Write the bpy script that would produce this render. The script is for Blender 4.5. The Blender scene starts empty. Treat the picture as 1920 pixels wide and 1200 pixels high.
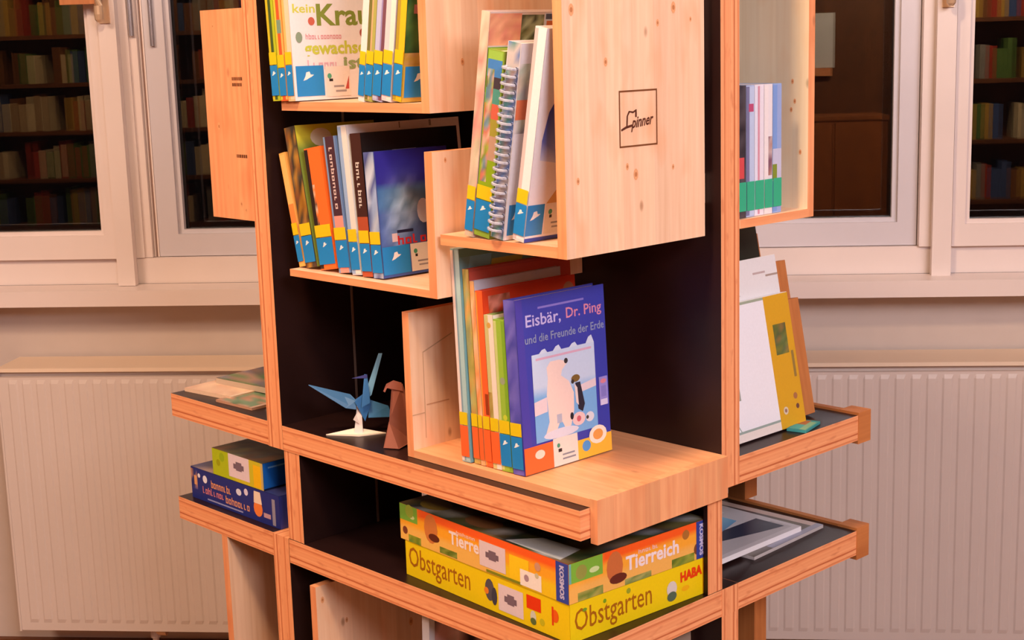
import bpy, math, random
from mathutils import Vector, Matrix

SC = bpy.context.scene
COL = SC.collection
H = 1.08                      # height of the tower's main shelf above the floor
RAD = math.radians

# ------------------------------------------------------------------ camera
yaw, pitch, roll = RAD(136.60121), RAD(-10.70193), RAD(-1.70870)
F = Vector((math.cos(yaw)*math.cos(pitch), math.sin(yaw)*math.cos(pitch), math.sin(pitch)))
R0 = F.cross(Vector((0, 0, 1))).normalized()
U0 = R0.cross(F)
RT = math.cos(roll)*R0 + math.sin(roll)*U0
UP = -math.sin(roll)*R0 + math.cos(roll)*U0
camd = bpy.data.cameras.new('camera'); cam = bpy.data.objects.new('camera', camd); COL.objects.link(cam)
CAMP = Vector((1.86887, -1.54691, 0.57841 + H))
cam.matrix_world = Matrix(((RT.x, UP.x, -F.x, CAMP.x), (RT.y, UP.y, -F.y, CAMP.y), (RT.z, UP.z, -F.z, CAMP.z), (0, 0, 0, 1)))
camd.sensor_width = 36; camd.lens = 2732.285*36/1920; camd.clip_start = 0.05; camd.clip_end = 100
SC.camera = cam
SC.view_settings.view_transform = 'Standard'; SC.view_settings.look = 'None'
SC.view_settings.gamma = 1; SC.view_settings.use_curve_mapping = False
SC.view_settings.exposure = -0.34

# ------------------------------------------------------------------ world + lights
wld = bpy.data.worlds.new('night'); SC.world = wld; wld.use_nodes = True
wld.node_tree.nodes['Background'].inputs[0].default_value = (0.004, 0.003, 0.003, 1)
wld.node_tree.nodes['Background'].inputs[1].default_value = 0.5

WALL_ANG = math.atan2(0.65079, 0.75926)
WB = Vector((CAMP.x - 0.65079*3.45, CAMP.y + 0.75926*3.45, 0))      # wall foot straight ahead of the camera
WD = Vector((0.75926, 0.65079, 0)); WN = Vector((-0.65079, 0.75926, 0))
def room(s, n, z):            # s along the window wall, n out into the room, z above the floor
    p = WB + WD*s - WN*n
    return Vector((p.x, p.y, z))
def area(name, loc, target, size, power, color, size_y=None):
    d = bpy.data.lights.new(name, 'AREA'); d.energy = power; d.color = color
    d.shape = 'RECTANGLE'; d.size = size; d.size_y = size_y or size
    o = bpy.data.objects.new(name, d); COL.objects.link(o); o.location = loc
    o.rotation_euler = (Vector(target) - Vector(loc)).to_track_quat('-Z', 'Y').to_euler()
    return o
TC = Vector((0.3, -0.1, H))
area('ceiling_lamp_light_warm', room(-2.2, 2.6, 2.95), room(-0.9, 0.6, 0.9), 0.9, 92, (1.0, 0.72, 0.54))
area('bounce_fill_light', room(1.2, 4.2, 2.95), TC, 1.2, 150, (1.0, 0.95, 1.0))  # added soft neutral fill, like a flash bounced off the ceiling
area('ceiling_lamp_light_right', room(1.9, 3.2, 2.95), room(0.8, 0.6, 0.8), 0.9, 62, (1.0, 0.91, 0.96))
area('ceiling_lamp_light_tower', (0.75, -1.05, 2.95), (0.6, -0.2, H), 0.25, 50, (1.0, 0.70, 0.44))
area('fill_light_far_right', room(1.9, 6.1, 2.95), room(1.9, 7.3, 1.3), 1.0, 190, (1.0, 0.74, 0.46), 0.5)  # unseen fill added so the right bookcase shows in the panes
area('fill_light_far_left', room(-4.0, 6.1, 2.95), room(-4.0, 7.3, 1.2), 1.0, 95, (1.0, 0.66, 0.34), 0.5)  # added fill, no fixture: brightens the left bookcase for its reflection

# ------------------------------------------------------------------ small helpers
def lin(c):
    if isinstance(c, str):
        c = c.lstrip('#'); c = tuple(int(c[i:i+2], 16) for i in (0, 2, 4))
    return tuple((x/255/12.92 if x/255 <= 0.04045 else ((x/255+0.055)/1.055)**2.4) for x in c)
def P(u, w, z): return (u, -w, z + H)

def empty(name, loc, rz=0, ry=0, rx=0):
    o = bpy.data.objects.new(name, None); COL.objects.link(o)
    o.empty_display_size = 0.05
    o.location = loc; o.rotation_euler = (rx, ry, rz)
    return o
def tag(o, label=None, cat=None, group=None, kind=None):
    if label: o['label'] = label
    if cat: o['category'] = cat
    if group: o['group'] = group
    if kind: o['kind'] = kind
    return o
def thing(name, label, cat, loc, rz=0, ry=0, rx=0, group=None):
    return tag(empty(name, loc, rz, ry, rx), label, cat, group)

# ------------------------------------------------------------------ materials
def newmat(name):
    m = bpy.data.materials.new(name); m.use_nodes = True
    nt = m.node_tree; b = nt.nodes['Principled BSDF']
    return m, nt, b
def N(nt, t, **kw):
    n = nt.nodes.new(t)
    for k, v in kw.items(): setattr(n, k, v)
    return n
def ramp(nt, stops, interp='LINEAR'):
    r = N(nt, 'ShaderNodeValToRGB'); cr = r.color_ramp; cr.interpolation = interp
    while len(cr.elements) < len(stops): cr.elements.new(0.5)
    for e, (p, c) in zip(cr.elements, stops):
        e.position = p; e.color = (*c, 1)
    return r
def mixc(nt, a, b, f, mode='MIX'):
    m = N(nt, 'ShaderNodeMix', data_type='RGBA', blend_type=mode)
    L = nt.links
    for sock, v in ((6, a), (7, b), (0, f)):
        if hasattr(v, 'is_linked') or hasattr(v, 'links'): L.new(v, m.inputs[sock])
        elif isinstance(v, (int, float)): m.inputs[sock].default_value = v
        else: m.inputs[sock].default_value = (*v, 1)
    return m.outputs[2]
def uvscale(nt, sx, sy, sz=1):
    t = N(nt, 'ShaderNodeTexCoord'); m = N(nt, 'ShaderNodeMapping')
    m.inputs['Scale'].default_value = (sx, sy, sz)
    nt.links.new(t.outputs['UV'], m.inputs['Vector'])
    return m.outputs[0]

def wood(name, ca, cb, ck, rough=0.5, strip=0.03, knots=0.9):
    m, nt, b = newmat(name); L = nt.links
    g = N(nt, 'ShaderNodeTexNoise'); g.inputs['Scale'].default_value = 1; g.inputs['Detail'].default_value = 4
    L.new(uvscale(nt, 5, 120), g.inputs['Vector'])
    r = ramp(nt, [(0.3, lin(ca)), (0.7, lin(cb))]); L.new(g.outputs['Fac'], r.inputs[0])
    # lamella tone differences
    sep = N(nt, 'ShaderNodeSeparateXYZ'); L.new(uvscale(nt, 1, 1/strip), sep.inputs[0])
    fl = N(nt, 'ShaderNodeMath', operation='FLOOR'); L.new(sep.outputs[1], fl.inputs[0])
    wn = N(nt, 'ShaderNodeTexWhiteNoise', noise_dimensions='1D'); L.new(fl.outputs[0], wn.inputs['W'])
    mr = N(nt, 'ShaderNodeMapRange'); L.new(wn.outputs['Value'], mr.inputs[0])
    mr.inputs[3].default_value = 0.90; mr.inputs[4].default_value = 1.06
    c1 = mixc(nt, r.outputs[0], mr.outputs[0], 1.0, 'MULTIPLY')
    # broad warm clouds
    n2 = N(nt, 'ShaderNodeTexNoise'); n2.inputs['Scale'].default_value = 1; n2.inputs['Detail'].default_value = 2
    L.new(uvscale(nt, 9, 22), n2.inputs['Vector'])
    r2 = ramp(nt, [(0.52, (0, 0, 0)), (0.76, (0.6,)*3)]); L.new(n2.outputs['Fac'], r2.inputs[0])
    c2 = mixc(nt, c1, lin(ck), r2.outputs[0])
    v = N(nt, 'ShaderNodeTexVoronoi'); v.inputs['Scale'].default_value = 1; v.inputs['Randomness'].default_value = 1
    L.new(uvscale(nt, 9, 17), v.inputs['Vector'])
    r3 = ramp(nt, [(0.0, (knots,)*3), (0.045, (knots*0.7,)*3), (0.085, (0, 0, 0))]); L.new(v.outputs['Distance'], r3.inputs[0])
    kd = tuple(x*0.42 for x in lin(ck))
    c3 = mixc(nt, c2, kd, r3.outputs[0])
    L.new(c3, b.inputs['Base Color']); b.inputs['Roughness'].default_value = rough
    bp = N(nt, 'ShaderNodeBump'); bp.inputs['Strength'].default_value = 0.05; bp.inputs['Distance'].default_value = 0.002
    L.new(g.outputs['Fac'], bp.inputs['Height']); L.new(bp.outputs[0], b.inputs['Normal'])
    return m
def ply(name, ca, cb, cd):
    m, nt, b = newmat(name); L = nt.links
    t = N(nt, 'ShaderNodeTexCoord'); sep = N(nt, 'ShaderNodeSeparateXYZ'); L.new(t.outputs['UV'], sep.inputs[0])
    n = N(nt, 'ShaderNodeTexNoise'); n.inputs['Scale'].default_value = 1; n.inputs['Detail'].default_value = 3
    L.new(uvscale(nt, 14, 160), n.inputs['Vector'])
    # 15 veneer layers across 40 mm
    mu = N(nt, 'ShaderNodeMath', operation='MULTIPLY'); L.new(sep.outputs[1], mu.inputs[0]); mu.inputs[1].default_value = 15/0.04
    ad = N(nt, 'ShaderNodeMath', operation='ADD'); L.new(mu.outputs[0], ad.inputs[0]); L.new(n.outputs['Fac'], ad.inputs[1])
    fl = N(nt, 'ShaderNodeMath', operation='FLOOR'); L.new(ad.outputs[0], fl.inputs[0])
    wn = N(nt, 'ShaderNodeTexWhiteNoise', noise_dimensions='1D'); L.new(fl.outputs[0], wn.inputs['W'])
    r = ramp(nt, [(0.0, lin(cd)), (0.25, lin(ca)), (1.0, lin(cb))]); L.new(wn.outputs['Value'], r.inputs[0])
    n2 = N(nt, 'ShaderNodeTexNoise'); n2.inputs['Scale'].default_value = 1
    L.new(uvscale(nt, 30, 90), n2.inputs['Vector'])
    r2 = ramp(nt, [(0.58, (0, 0, 0)), (0.75, (0.5,)*3)]); L.new(n2.outputs['Fac'], r2.inputs[0])
    L.new(mixc(nt, r.outputs[0], lin(cd), r2.outputs[0]), b.inputs['Base Color'])
    b.inputs['Roughness'].default_value = 0.5
    return m
def film(name, c, rough):
    m, nt, b = newmat(name); L = nt.links
    n = N(nt, 'ShaderNodeTexNoise'); n.inputs['Scale'].default_value = 9; n.inputs['Detail'].default_value = 3
    t = N(nt, 'ShaderNodeTexCoord'); L.new(t.outputs['Object'], n.inputs['Vector'])
    r = ramp(nt, [(0.3, tuple(x*0.8 for x in lin(c))), (0.7, tuple(x*1.25 for x in lin(c)))]); L.new(n.outputs['Fac'], r.inputs[0])
    L.new(r.outputs[0], b.inputs['Base Color'])
    r2 = ramp(nt, [(0.2, (rough*0.85,)*3), (0.8, (rough*1.2,)*3)]); L.new(n.outputs['Fac'], r2.inputs[0])
    L.new(r2.outputs[0], b.inputs['Roughness']); b.inputs['Specular IOR Level'].default_value = 0.3
    return m
def plain(name, c, rough=0.5, metal=0, var=0.06, scale=20):
    m, nt, b = newmat(name); L = nt.links
    n = N(nt, 'ShaderNodeTexNoise'); n.inputs['Scale'].default_value = scale
    t = N(nt, 'ShaderNodeTexCoord'); L.new(t.outputs['Object'], n.inputs['Vector'])
    lc = lin(c)
    r = ramp(nt, [(0.3, tuple(x*(1-var) for x in lc)), (0.7, tuple(min(1, x*(1+var)) for x in lc))]); L.new(n.outputs['Fac'], r.inputs[0])
    L.new(r.outputs[0], b.inputs['Base Color'])
    b.inputs['Roughness'].default_value = rough; b.inputs['Metallic'].default_value = metal
    return m
def printed(name, rough):
    m, nt, b = newmat(name)
    a = N(nt, 'ShaderNodeVertexColor', layer_name='Col')
    n = N(nt, 'ShaderNodeTexNoise'); n.inputs['Scale'].default_value = 260; n.inputs['Detail'].default_value = 2
    t = N(nt, 'ShaderNodeTexCoord'); nt.links.new(t.outputs['Object'], n.inputs['Vector'])
    r = ramp(nt, [(0.3, (0.975,)*3), (0.7, (1.01,)*3)]); nt.links.new(n.outputs['Fac'], r.inputs[0])
    nt.links.new(mixc(nt, a.outputs[0], r.outputs[0], 1.0, 'MULTIPLY'), b.inputs['Base Color'])
    b.inputs['Roughness'].default_value = rough
    return m

M = {}
M['film'] = film('black_film_faced_plywood', (36, 19, 18), 0.33)
M['ply'] = ply('plywood_edge_layers', (230, 146, 96), (243, 170, 120), (196, 106, 64))
M['spruce'] = wood('spruce_board', (237, 190, 154), (247, 206, 174), (234, 158, 110), 0.45)
M['beech'] = wood('spruce_board_edge', (232, 148, 98), (243, 168, 118), (214, 120, 72), 0.5, knots=0.5)
M['spruce_shade'] = wood('spruce_board_shade', (226, 152, 106), (238, 172, 122), (222, 128, 78), 0.45, knots=0.5)  # same spruce, darker and more orange: lamp glow and shading put into the colour
M['coil'] = plain('notebook_coil', (186, 188, 204), 0.3, 0.2, scale=200, var=0.2)
M['cream'] = plain('radiator_top_lit', (234, 210, 186), 0.5, var=0.02, scale=5)  # radiator enamel made paler: the light on its top is in the colour
M['pale'] = wood('pale_spruce_board', (244, 220, 186), (250, 230, 200), (240, 196, 150), 0.5)
M['stain'] = wood('orange_stained_board', (182, 108, 56), (200, 126, 70), (150, 80, 38), 0.5, knots=0.2)
M['print'] = printed('printed_glossy_cover', 0.32)
M['matt'] = printed('printed_matt_paper', 0.6)
M['slit_light'] = plain('slit_light_pale', (150, 130, 120), 0.45, 0.3)  # pale colour standing in for light shining through the slit between panels
M['burn'] = plain('branded_burn_mark', (88, 44, 18), 0.8)
M['paint'] = plain('white_gloss_paint', (231, 215, 210), 0.35, var=0.02, scale=6)
M['paint_shaded'] = plain('white_paint_shaded', (208, 201, 208), 0.4, var=0.02, scale=6)  # white paint of the set-back sash, its cool shade mixed into the colour
M['wall'] = plain('wall_plaster', (200, 184, 176), 0.85, var=0.02, scale=14)
M['radiator'] = plain('radiator_enamel', (215, 199, 191), 0.4, var=0.02, scale=5)
M['brass'] = plain('brass_handle', (232, 200, 168), 0.25, 0.5)
M['steel'] = plain('steel', (190, 190, 200), 0.25, 0.9)
M['dark'] = plain('dark_gap', (60, 44, 36), 0.8)
M['ceil'] = plain('ceiling_paint', (238, 232, 224), 0.9, var=0.02)
M['brownwood'] = wood('dark_brown_wood', (96, 54, 28), (120, 70, 38), (70, 36, 18), 0.5, strip=0.12, knots=0.2)
M['cabwood'] = wood('reddish_brown_wood', (150, 84, 40), (170, 98, 50), (120, 62, 28), 0.5, strip=0.2, knots=0.2)
M['paper'] = plain('white_paper', (226, 228, 236), 0.7, var=0.03)
M['floor'] = wood('wooden_floor', (150, 100, 60), (172, 120, 76), (120, 74, 40), 0.4, strip=0.09, knots=0.2)
def glassmat():
    m, nt, b = newmat('window_glass')
    b.inputs['Base Color'].default_value = (0.95, 0.95, 0.95, 1); b.inputs['Roughness'].default_value = 0
    b.inputs['Transmission Weight'].default_value = 1; b.inputs['IOR'].default_value = 1.5
    return m
M['glass'] = glassmat()

# ------------------------------------------------------------------ mesh builder (coordinates u, w, z of the tower; or raw xyz)
class MB:
    def __init__(s): s.v = []; s.f = []; s.m = []; s.c = []; s.uv = []; s.mats = []
    def mi(s, m):
        if m not in s.mats: s.mats.append(m)
        return s.mats.index(m)
    def poly(s, pts, mat, color=None, uv=None):
        i = len(s.v); s.v += [tuple(p) for p in pts]; s.f.append(tuple(range(i, i+len(pts))))
        s.m.append(s.mi(mat)); s.c.append(color); s.uv.append(uv)
    def box(s, x0, x1, y0, y1, z0, z1, mats, grain='z', color=None):
        # mats: one name, or dict with keys 'x','y','z' (face pairs by normal axis) and optional '+x' etc.
        lo = (x0, y0, z0); hi = (x1, y1, z1); g = 'xyz'.index(grain)
        off = (x0*3.7 + z0*1.9, y0*2.3 + z0*0.7)
        for ax in range(3):
            o = [a for a in range(3) if a != ax]
            for side in (0, 1):
                k = ('-', '+')[side] + 'xyz'[ax]
                mt = mats if isinstance(mats, str) else mats.get(k, mats.get('xyz'[ax], mats.get('all')))
                if mt is None: continue
                a, b = o
                corners = [(0, 0), (1, 0), (1, 1), (0, 1)]
                if (ax == 1) != (side == 0): corners = corners[::-1]
                pts = []; uvs = []
                for ca, cb in corners:
                    p = [0, 0, 0]; p[ax] = (lo, hi)[side][ax]; p[a] = (lo, hi)[ca][a]; p[b] = (lo, hi)[cb][b]
                    if mt == 'ply':      # v runs across the board's thin side
                        long_, thin = (a, b) if (hi[a]-lo[a]) > (hi[b]-lo[b]) else (b, a)
                        uvs.append((p[long_]+off[0], p[thin]-lo[thin]))
                    else:
                        ga, gb = (a, b) if a == g else ((b, a) if b == g else (a, b))
                        uvs.append((p[ga]+off[0], p[gb]+off[1]))
                    pts.append(p)
                s.poly(pts, mt, color, uvs)
    def tube(s, pts, r, mat, n=8, color=None, cap=True):
        rings = []
        for i, p in enumerate(pts):
            p = Vector(p); d = (Vector(pts[min(i+1, len(pts)-1)]) - Vector(pts[max(i-1, 0)])).normalized()
            a = d.cross(Vector((0, 0, 1)));  a = a if a.length > 1e-3 else d.cross(Vector((1, 0, 0)))
            a.normalize(); b = d.cross(a)
            rr = r[i] if isinstance(r, (list, tuple)) else r
            rings.append([p + a*rr*math.cos(2*math.pi*k/n) + b*rr*math.sin(2*math.pi*k/n) for k in range(n)])
        for i in range(len(rings)-1):
            for k in range(n):
                s.poly([rings[i][k], rings[i][(k+1) % n], rings[i+1][(k+1) % n], rings[i+1][k]], mat, color)
        if cap:
            s.poly(rings[0], mat, color); s.poly(rings[-1][::-1], mat, color)
    def build(s, name, parent=None, uwz=True, org=(0, 0, 0), smooth=False):
        me = bpy.data.meshes.new(name)
        vs = [(x-org[0], -(y-org[1]), z-org[2]) for x, y, z in s.v] if uwz else [(x-org[0], y-org[1], z-org[2]) for x, y, z in s.v]
        fs = [f[::-1] for f in s.f] if uwz else s.f
        me.from_pydata(vs, [], fs)
        for m in s.mats: me.materials.append(M[m])
        for p, m in zip(me.polygons, s.m): p.material_index = m; p.use_smooth = smooth
        if any(u is not None for u in s.uv):
            ul = me.uv_layers.new(name='UVMap'); k = 0
            for f, u in zip(s.f, s.uv):
                uu = (u[::-1] if uwz else u) if u else [(0, 0)]*len(f)
                for q in uu: ul.data[k].uv = q; k += 1
        if any(c is not None for c in s.c):
            ca = me.color_attributes.new('Col', 'FLOAT_COLOR', 'CORNER'); k = 0
            for f, c in zip(s.f, s.c):
                cc = c if c is not None else (0.5, 0.5, 0.5)
                for j in range(len(f)):
                    q = cc[j] if isinstance(cc[0], tuple) else cc
                    if uwz and isinstance(cc[0], tuple): q = cc[len(f)-1-j]
                    ca.data[k].color = (*q, 1); k += 1
        me.validate()
        o = bpy.data.objects.new(name, me); COL.objects.link(o)
        if parent: o.parent = parent
        return o
def board(name, parent, org, u0, u1, w0, w1, z0, z1, mats, grain='z'):
    b = MB(); b.box(u0, u1, w0, w1, z0, z1, mats, grain); return b.build(name, parent, True, org)

# ------------------------------------------------------------------ flat print (lettering and pictures) as coloured geometry
_txt = {}
def text_polys(body, bold=0.0, shear=0.0):
    key = (body, bold, shear)
    if key in _txt: return _txt[key]
    cu = bpy.data.curves.new('lettering', 'FONT'); cu.body = body; cu.size = 1; cu.offset = bold; cu.resolution_u = 2; cu.shear = shear
    ob = bpy.data.objects.new('lettering', cu); COL.objects.link(ob)
    dg = bpy.context.evaluated_depsgraph_get(); dg.update()
    me = bpy.data.meshes.new_from_object(ob.evaluated_get(dg))
    vs = [(v.co.x, v.co.y) for v in me.vertices]; ps = [[vs[i] for i in p.vertices] for p in me.polygons]
    bpy.data.objects.remove(ob); bpy.data.curves.remove(cu); bpy.data.meshes.remove(me)
    xs = [v[0] for v in vs]; ys = [v[1] for v in vs]
    r = (ps, min(xs), max(xs), min(ys), max(ys)); _txt[key] = r
    return r
class Art:
    """Flat art in (a, b) metres; put() lays it on a face as thin coloured polygons."""
    def __init__(s): s.p = []; s.layer = 0
    def poly(s, pts, c):
        col = [lin(x) for x in c] if isinstance(c, list) else lin(c)
        s.p.append((s.layer, pts, col)); return s
    def rect(s, a0, a1, b0, b1, c): return s.poly([(a0, b0), (a1, b0), (a1, b1), (a0, b1)], c)
    def up(s): s.layer += 1; return s
    def disc(s, a, b, r, c, rb=None, n=14):
        rb = rb or r
        return s.poly([(a+r*math.cos(2*math.pi*k/n), b+rb*math.sin(2*math.pi*k/n)) for k in range(n)], c)
    def frame(s, a0, a1, b0, b1, t, c):
        s.rect(a0, a1, b0, b0+t, c); s.rect(a0, a1, b1-t, b1, c); s.rect(a0, a0+t, b0+t, b1-t, c); s.rect(a1-t, a1, b0+t, b1-t, c); return s
    def text(s, body, a0, a1, b0, b1, c, bold=0.0, rot=0, skew=0.0, shear=0.0):
        ps, x0, x1, y0, y1 = text_polys(body, bold, shear)
        for p in ps:
            q = []
            for x, y in p:
                tx = (x-x0)/(x1-x0); ty = (y-y0)/(y1-y0)
                if rot == 90: tx, ty = 1-ty, tx
                if rot == -90: tx, ty = ty, 1-tx
                q.append((a0+(a1-a0)*tx, b0+(b1-b0)*ty + skew*tx))
            s.poly(q, c)
        return s
    def scribble(s, a0, a1, b0, b1, c, n, seed=1, rot=0):
        """a line of lettering too small to read: n letter-like groups of strokes"""
        rnd = random.Random(seed)
        def rr(x0, x1, y0, y1):
            if rot == -90: x0, x1, y0, y1 = y0, y1, 1-x1, 1-x0
            s.rect(a0+(a1-a0)*x0, a0+(a1-a0)*x1, b0+(b1-b0)*y0, b0+(b1-b0)*y1, c)
        for k in range(n):
            x = k/n; w = 0.78/n; q = w*0.30; tall = 1.0 if (k == 0 or rnd.random() < 0.2) else 0.72
            rr(x, x+q, 0, tall)
            m = rnd.randint(0, 3)
            if m != 1: rr(x+w-q, x+w, 0, 0.72)
            if m in (0, 2): rr(x+q, x+w-q, 0.54, 0.72)
            if m in (1, 2, 3): rr(x+q, x+w-q, 0.0, 0.16)
            if m == 3: rr(x+q, x+w-q, 0.54, 0.72)
        return s
    def blur(s, a0, a1, b0, b1, na, nb, fn, clip=None):
        """soft picture: grid whose corner colours come from fn(ta, tb) -> (r, g, b)"""
        g = [[fn(i/na, j/nb) for i in range(na+1)] for j in range(nb+1)]
        for j in range(nb):
            for i in range(na):
                A = lambda k: a0+(a1-a0)*k/na; B = lambda k: b0+(b1-b0)*k/nb
                s.poly([(A(i), B(j)), (A(i+1), B(j)), (A(i+1), B(j+1)), (A(i), B(j+1))], [g[j][i], g[j][i+1], g[j+1][i+1], g[j+1][i]])
        return s
    def put(s, name, parent, fmap, mat='print', eps=0.0003, step=0.00006):
        b = MB()
        for k, (layer, pts, c) in enumerate(s.p):
            # fmap(a, b, d) -> local xyz, d = distance off the face
            q = [fmap(x, y, eps + step*layer + 0.000001*k) for x, y in pts]
            b.poly(q, mat, c)
        return b.build(name, parent, uwz=False)
def patch(seed, cols, amp=14):
    rnd = random.Random(seed)
    def fn(x, y):
        c = rnd.choice(cols); k = rnd.uniform(-amp, amp)
        return tuple(max(0, min(255, q+k)) for q in c)
    return fn
def orient(o):
    """make print polygons face away from their body: not needed for Cycles (two-sided)"""
    return o

# ------------------------------------------------------------------ room shell
def struct(name, boxes, mat, grain='x'):
    b = MB()
    for bx in boxes: b.box(*bx, mat, grain)
    o = b.build(name, None, uwz=False); o.location = WB; o.rotation_euler = (0, 0, WALL_ANG)
    o['kind'] = 'structure'
    return o
# local wall frame: x = s, y = -n (into the wall), z
CH = 3.0
struct('floor', [(-5.6, 5.0, -7.6, 0.12, -0.05, 0.0)], 'floor')
struct('ceiling', [(-5.6, 5.0, -7.6, 0.12, CH, CH+0.05)], 'ceil')
struct('wall_back', [(-5.6, 5.0, 0.0, 0.12, 0.0, H-0.012), (-5.6, -3.0, 0.0, 0.12, H-0.012, CH), (2.4, 5.0, 0.0, 0.12, H-0.012, CH), (-3.0, 2.4, 0.0, 0.12, H+1.35, CH)], 'wall')
struct('wall_left', [(-5.7, -5.6, -7.6, 0.12, 0, CH)], 'wall')
struct('wall_right', [(5.0, 5.1, -7.6, 0.12, 0, CH)], 'wall')
struct('wall_front', [(-5.6, 5.0, -7.7, -7.6, 0, CH)], 'brownwood', 'z')
struct('baseboard_back', [(-5.6, 5.0, -0.018, 0.0, 0.0, 0.172)], 'brownwood')
# sill
sl = struct('trim_1', [(-3.05, 2.45, -0.10, 0.0, H-0.015, H+0.0235)], 'paint')
tag(sl, 'wide white window sill above the radiators')
struct('trim_2', [(-3.0, 2.4, 0.004, 0.06, H+0.0235, H+0.087)], 'paint')    # fixed lower window frame

def wbox(name, parent, boxes, mat, org, grain='z'):
    b = MB()
    for bx in boxes: b.box(*bx, mat, grain)
    return b.build(name, parent, uwz=False, org=org)
def window(name, label, s0, s1, recess, mat, stile_l, stile_r, rail_b, top=H+1.35):
    org = (s0, 0, H+0.088)
    o = empty(name, WB + WD*s0 + Vector((0, 0, H+0.088)), WALL_ANG); o['kind'] = 'structure'; o['label'] = label
    y0 = recess; z0 = H+0.0885; zb = H+rail_b
    wbox('bottom_rail', o, [(s0, s1, y0, y0+0.045, z0, zb)], mat, org, 'x')
    wbox('top_rail', o, [(s0, s1, y0, y0+0.045, top-0.08, top-0.001)], mat, org, 'x')
    for a, b in ((s0, s0+stile_l), (s1-stile_r, s1)):
        wbox('stile', o, [(a, b, y0, y0+0.045, zb, top-0.08)], mat, org)
        # glazing bead
    for a, b in ((s0+stile_l, s0+stile_l+0.012), (s1-stile_r-0.012, s1-stile_r)):
        wbox('glazing_bead', o, [(a, b, y0+0.012, y0+0.028, zb, top-0.08)], mat, org)
    wbox('glazing_bead', o, [(s0+stile_l+0.012, s1-stile_r-0.012, y0+0.012, y0+0.028, zb, zb+0.01)], mat, org, 'x')
    wbox('pane', o, [(s0+stile_l, s1-stile_r, y0+0.03, y0+0.034, zb, top-0.08)], 'glass', org)
    wbox('outer_pane', o, [(s0+stile_l, s1-stile_r, y0+0.10, y0+0.104, zb, top-0.08)], 'glass', org)
    return o
w1 = window('window_1', 'left window sash with white frame and dark night pane', -2.9, -1.292, -0.012, 'paint', 0.07, 0.069, 0.147)
w2 = window('window_2', 'middle window sash set back, with white frame tinted as in shade, behind the book tower', -1.236, 0.594, 0.022, 'paint_shaded', 0.05, 0.044, 0.143)
w3 = window('window_3', 'right window sash with white frame and dark night pane', 0.669, 2.3, -0.012, 'paint', 0.029, 0.07, 0.14)
struct('trim_3', [(-1.291, -1.268, 0.0, 0.045, H+0.088, H+1.35), (-1.268, -1.250, 0.008, 0.05, H+0.088, H+1.35)], 'paint')
struct('trim_4', [(-1.249, -1.2455, 0.02, 0.06, H+0.088, H+1.35), (-1.2405, -1.2365, 0.02, 0.06, H+0.088, H+1.35)], 'paint')
struct('trim_8', [(-1.2453, -1.2407, 0.032, 0.06, H+0.088, H+1.35)], 'stain')
struct('trim_5', [(-1.327, -1.284, -0.034, -0.013, H+0.0245, H+1.35)], 'paint')
b = MB()
for s_, y_, z_ in ((-1.258, 0.0, 0.625), (-1.214, 0.016, 0.60)):
    b.tube([(s_, y_, H+z_), (s_, y_, H+1.2)], 0.006, 'steel', 10)
o = b.build('trim_9', None, uwz=False, smooth=True); o.location = WB; o.rotation_euler = (0, 0, WALL_ANG); o['kind'] = 'structure'
struct('trim_6', [(0.596, 0.632, -0.006, 0.045, H+0.088, H+1.35), (0.632, 0.668, -0.002, 0.045, H+0.088, H+1.35)], 'paint')
struct('trim_7', [(0.621, 0.664, -0.034, -0.013, H+0.0225, H+1.35)], 'paint')

def handle(name, label, s, z):
    o = thing(name, label, 'handle', WB + WD*s - WN*0.034 + Vector((0, 0, H+z)), WALL_ANG)
    b = MB(); b.box(-0.013, 0.013, -0.006, 0.0, -0.02, 0.14, 'brass'); b.build('back_plate', o, uwz=False)
    b = MB(); b.tube([(0, -0.006, 0.06), (0, -0.03, 0.06)], [0.011, 0.010], 'brass', 12); b.build('spindle', o, uwz=False, smooth=True)
    b = MB(); pts = [(0, -0.034, 0.075), (0, -0.036, 0.05), (0, -0.036, 0.02), (0, -0.036, 0.0), (0, -0.036, -0.012), (0, -0.036, -0.018)]
    b.tube(pts, [0.010, 0.011, 0.0105, 0.0115, 0.010, 0.005], 'brass', 12); b.build('lever', o, uwz=False, smooth=True)
    return o
handle('window_handle', 'brass window handle on the left window frame post', -1.322+0.014, 0.676)
handle('window_handle', 'brass window handle on the right window frame post, at top edge', 0.643, 0.652)

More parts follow.
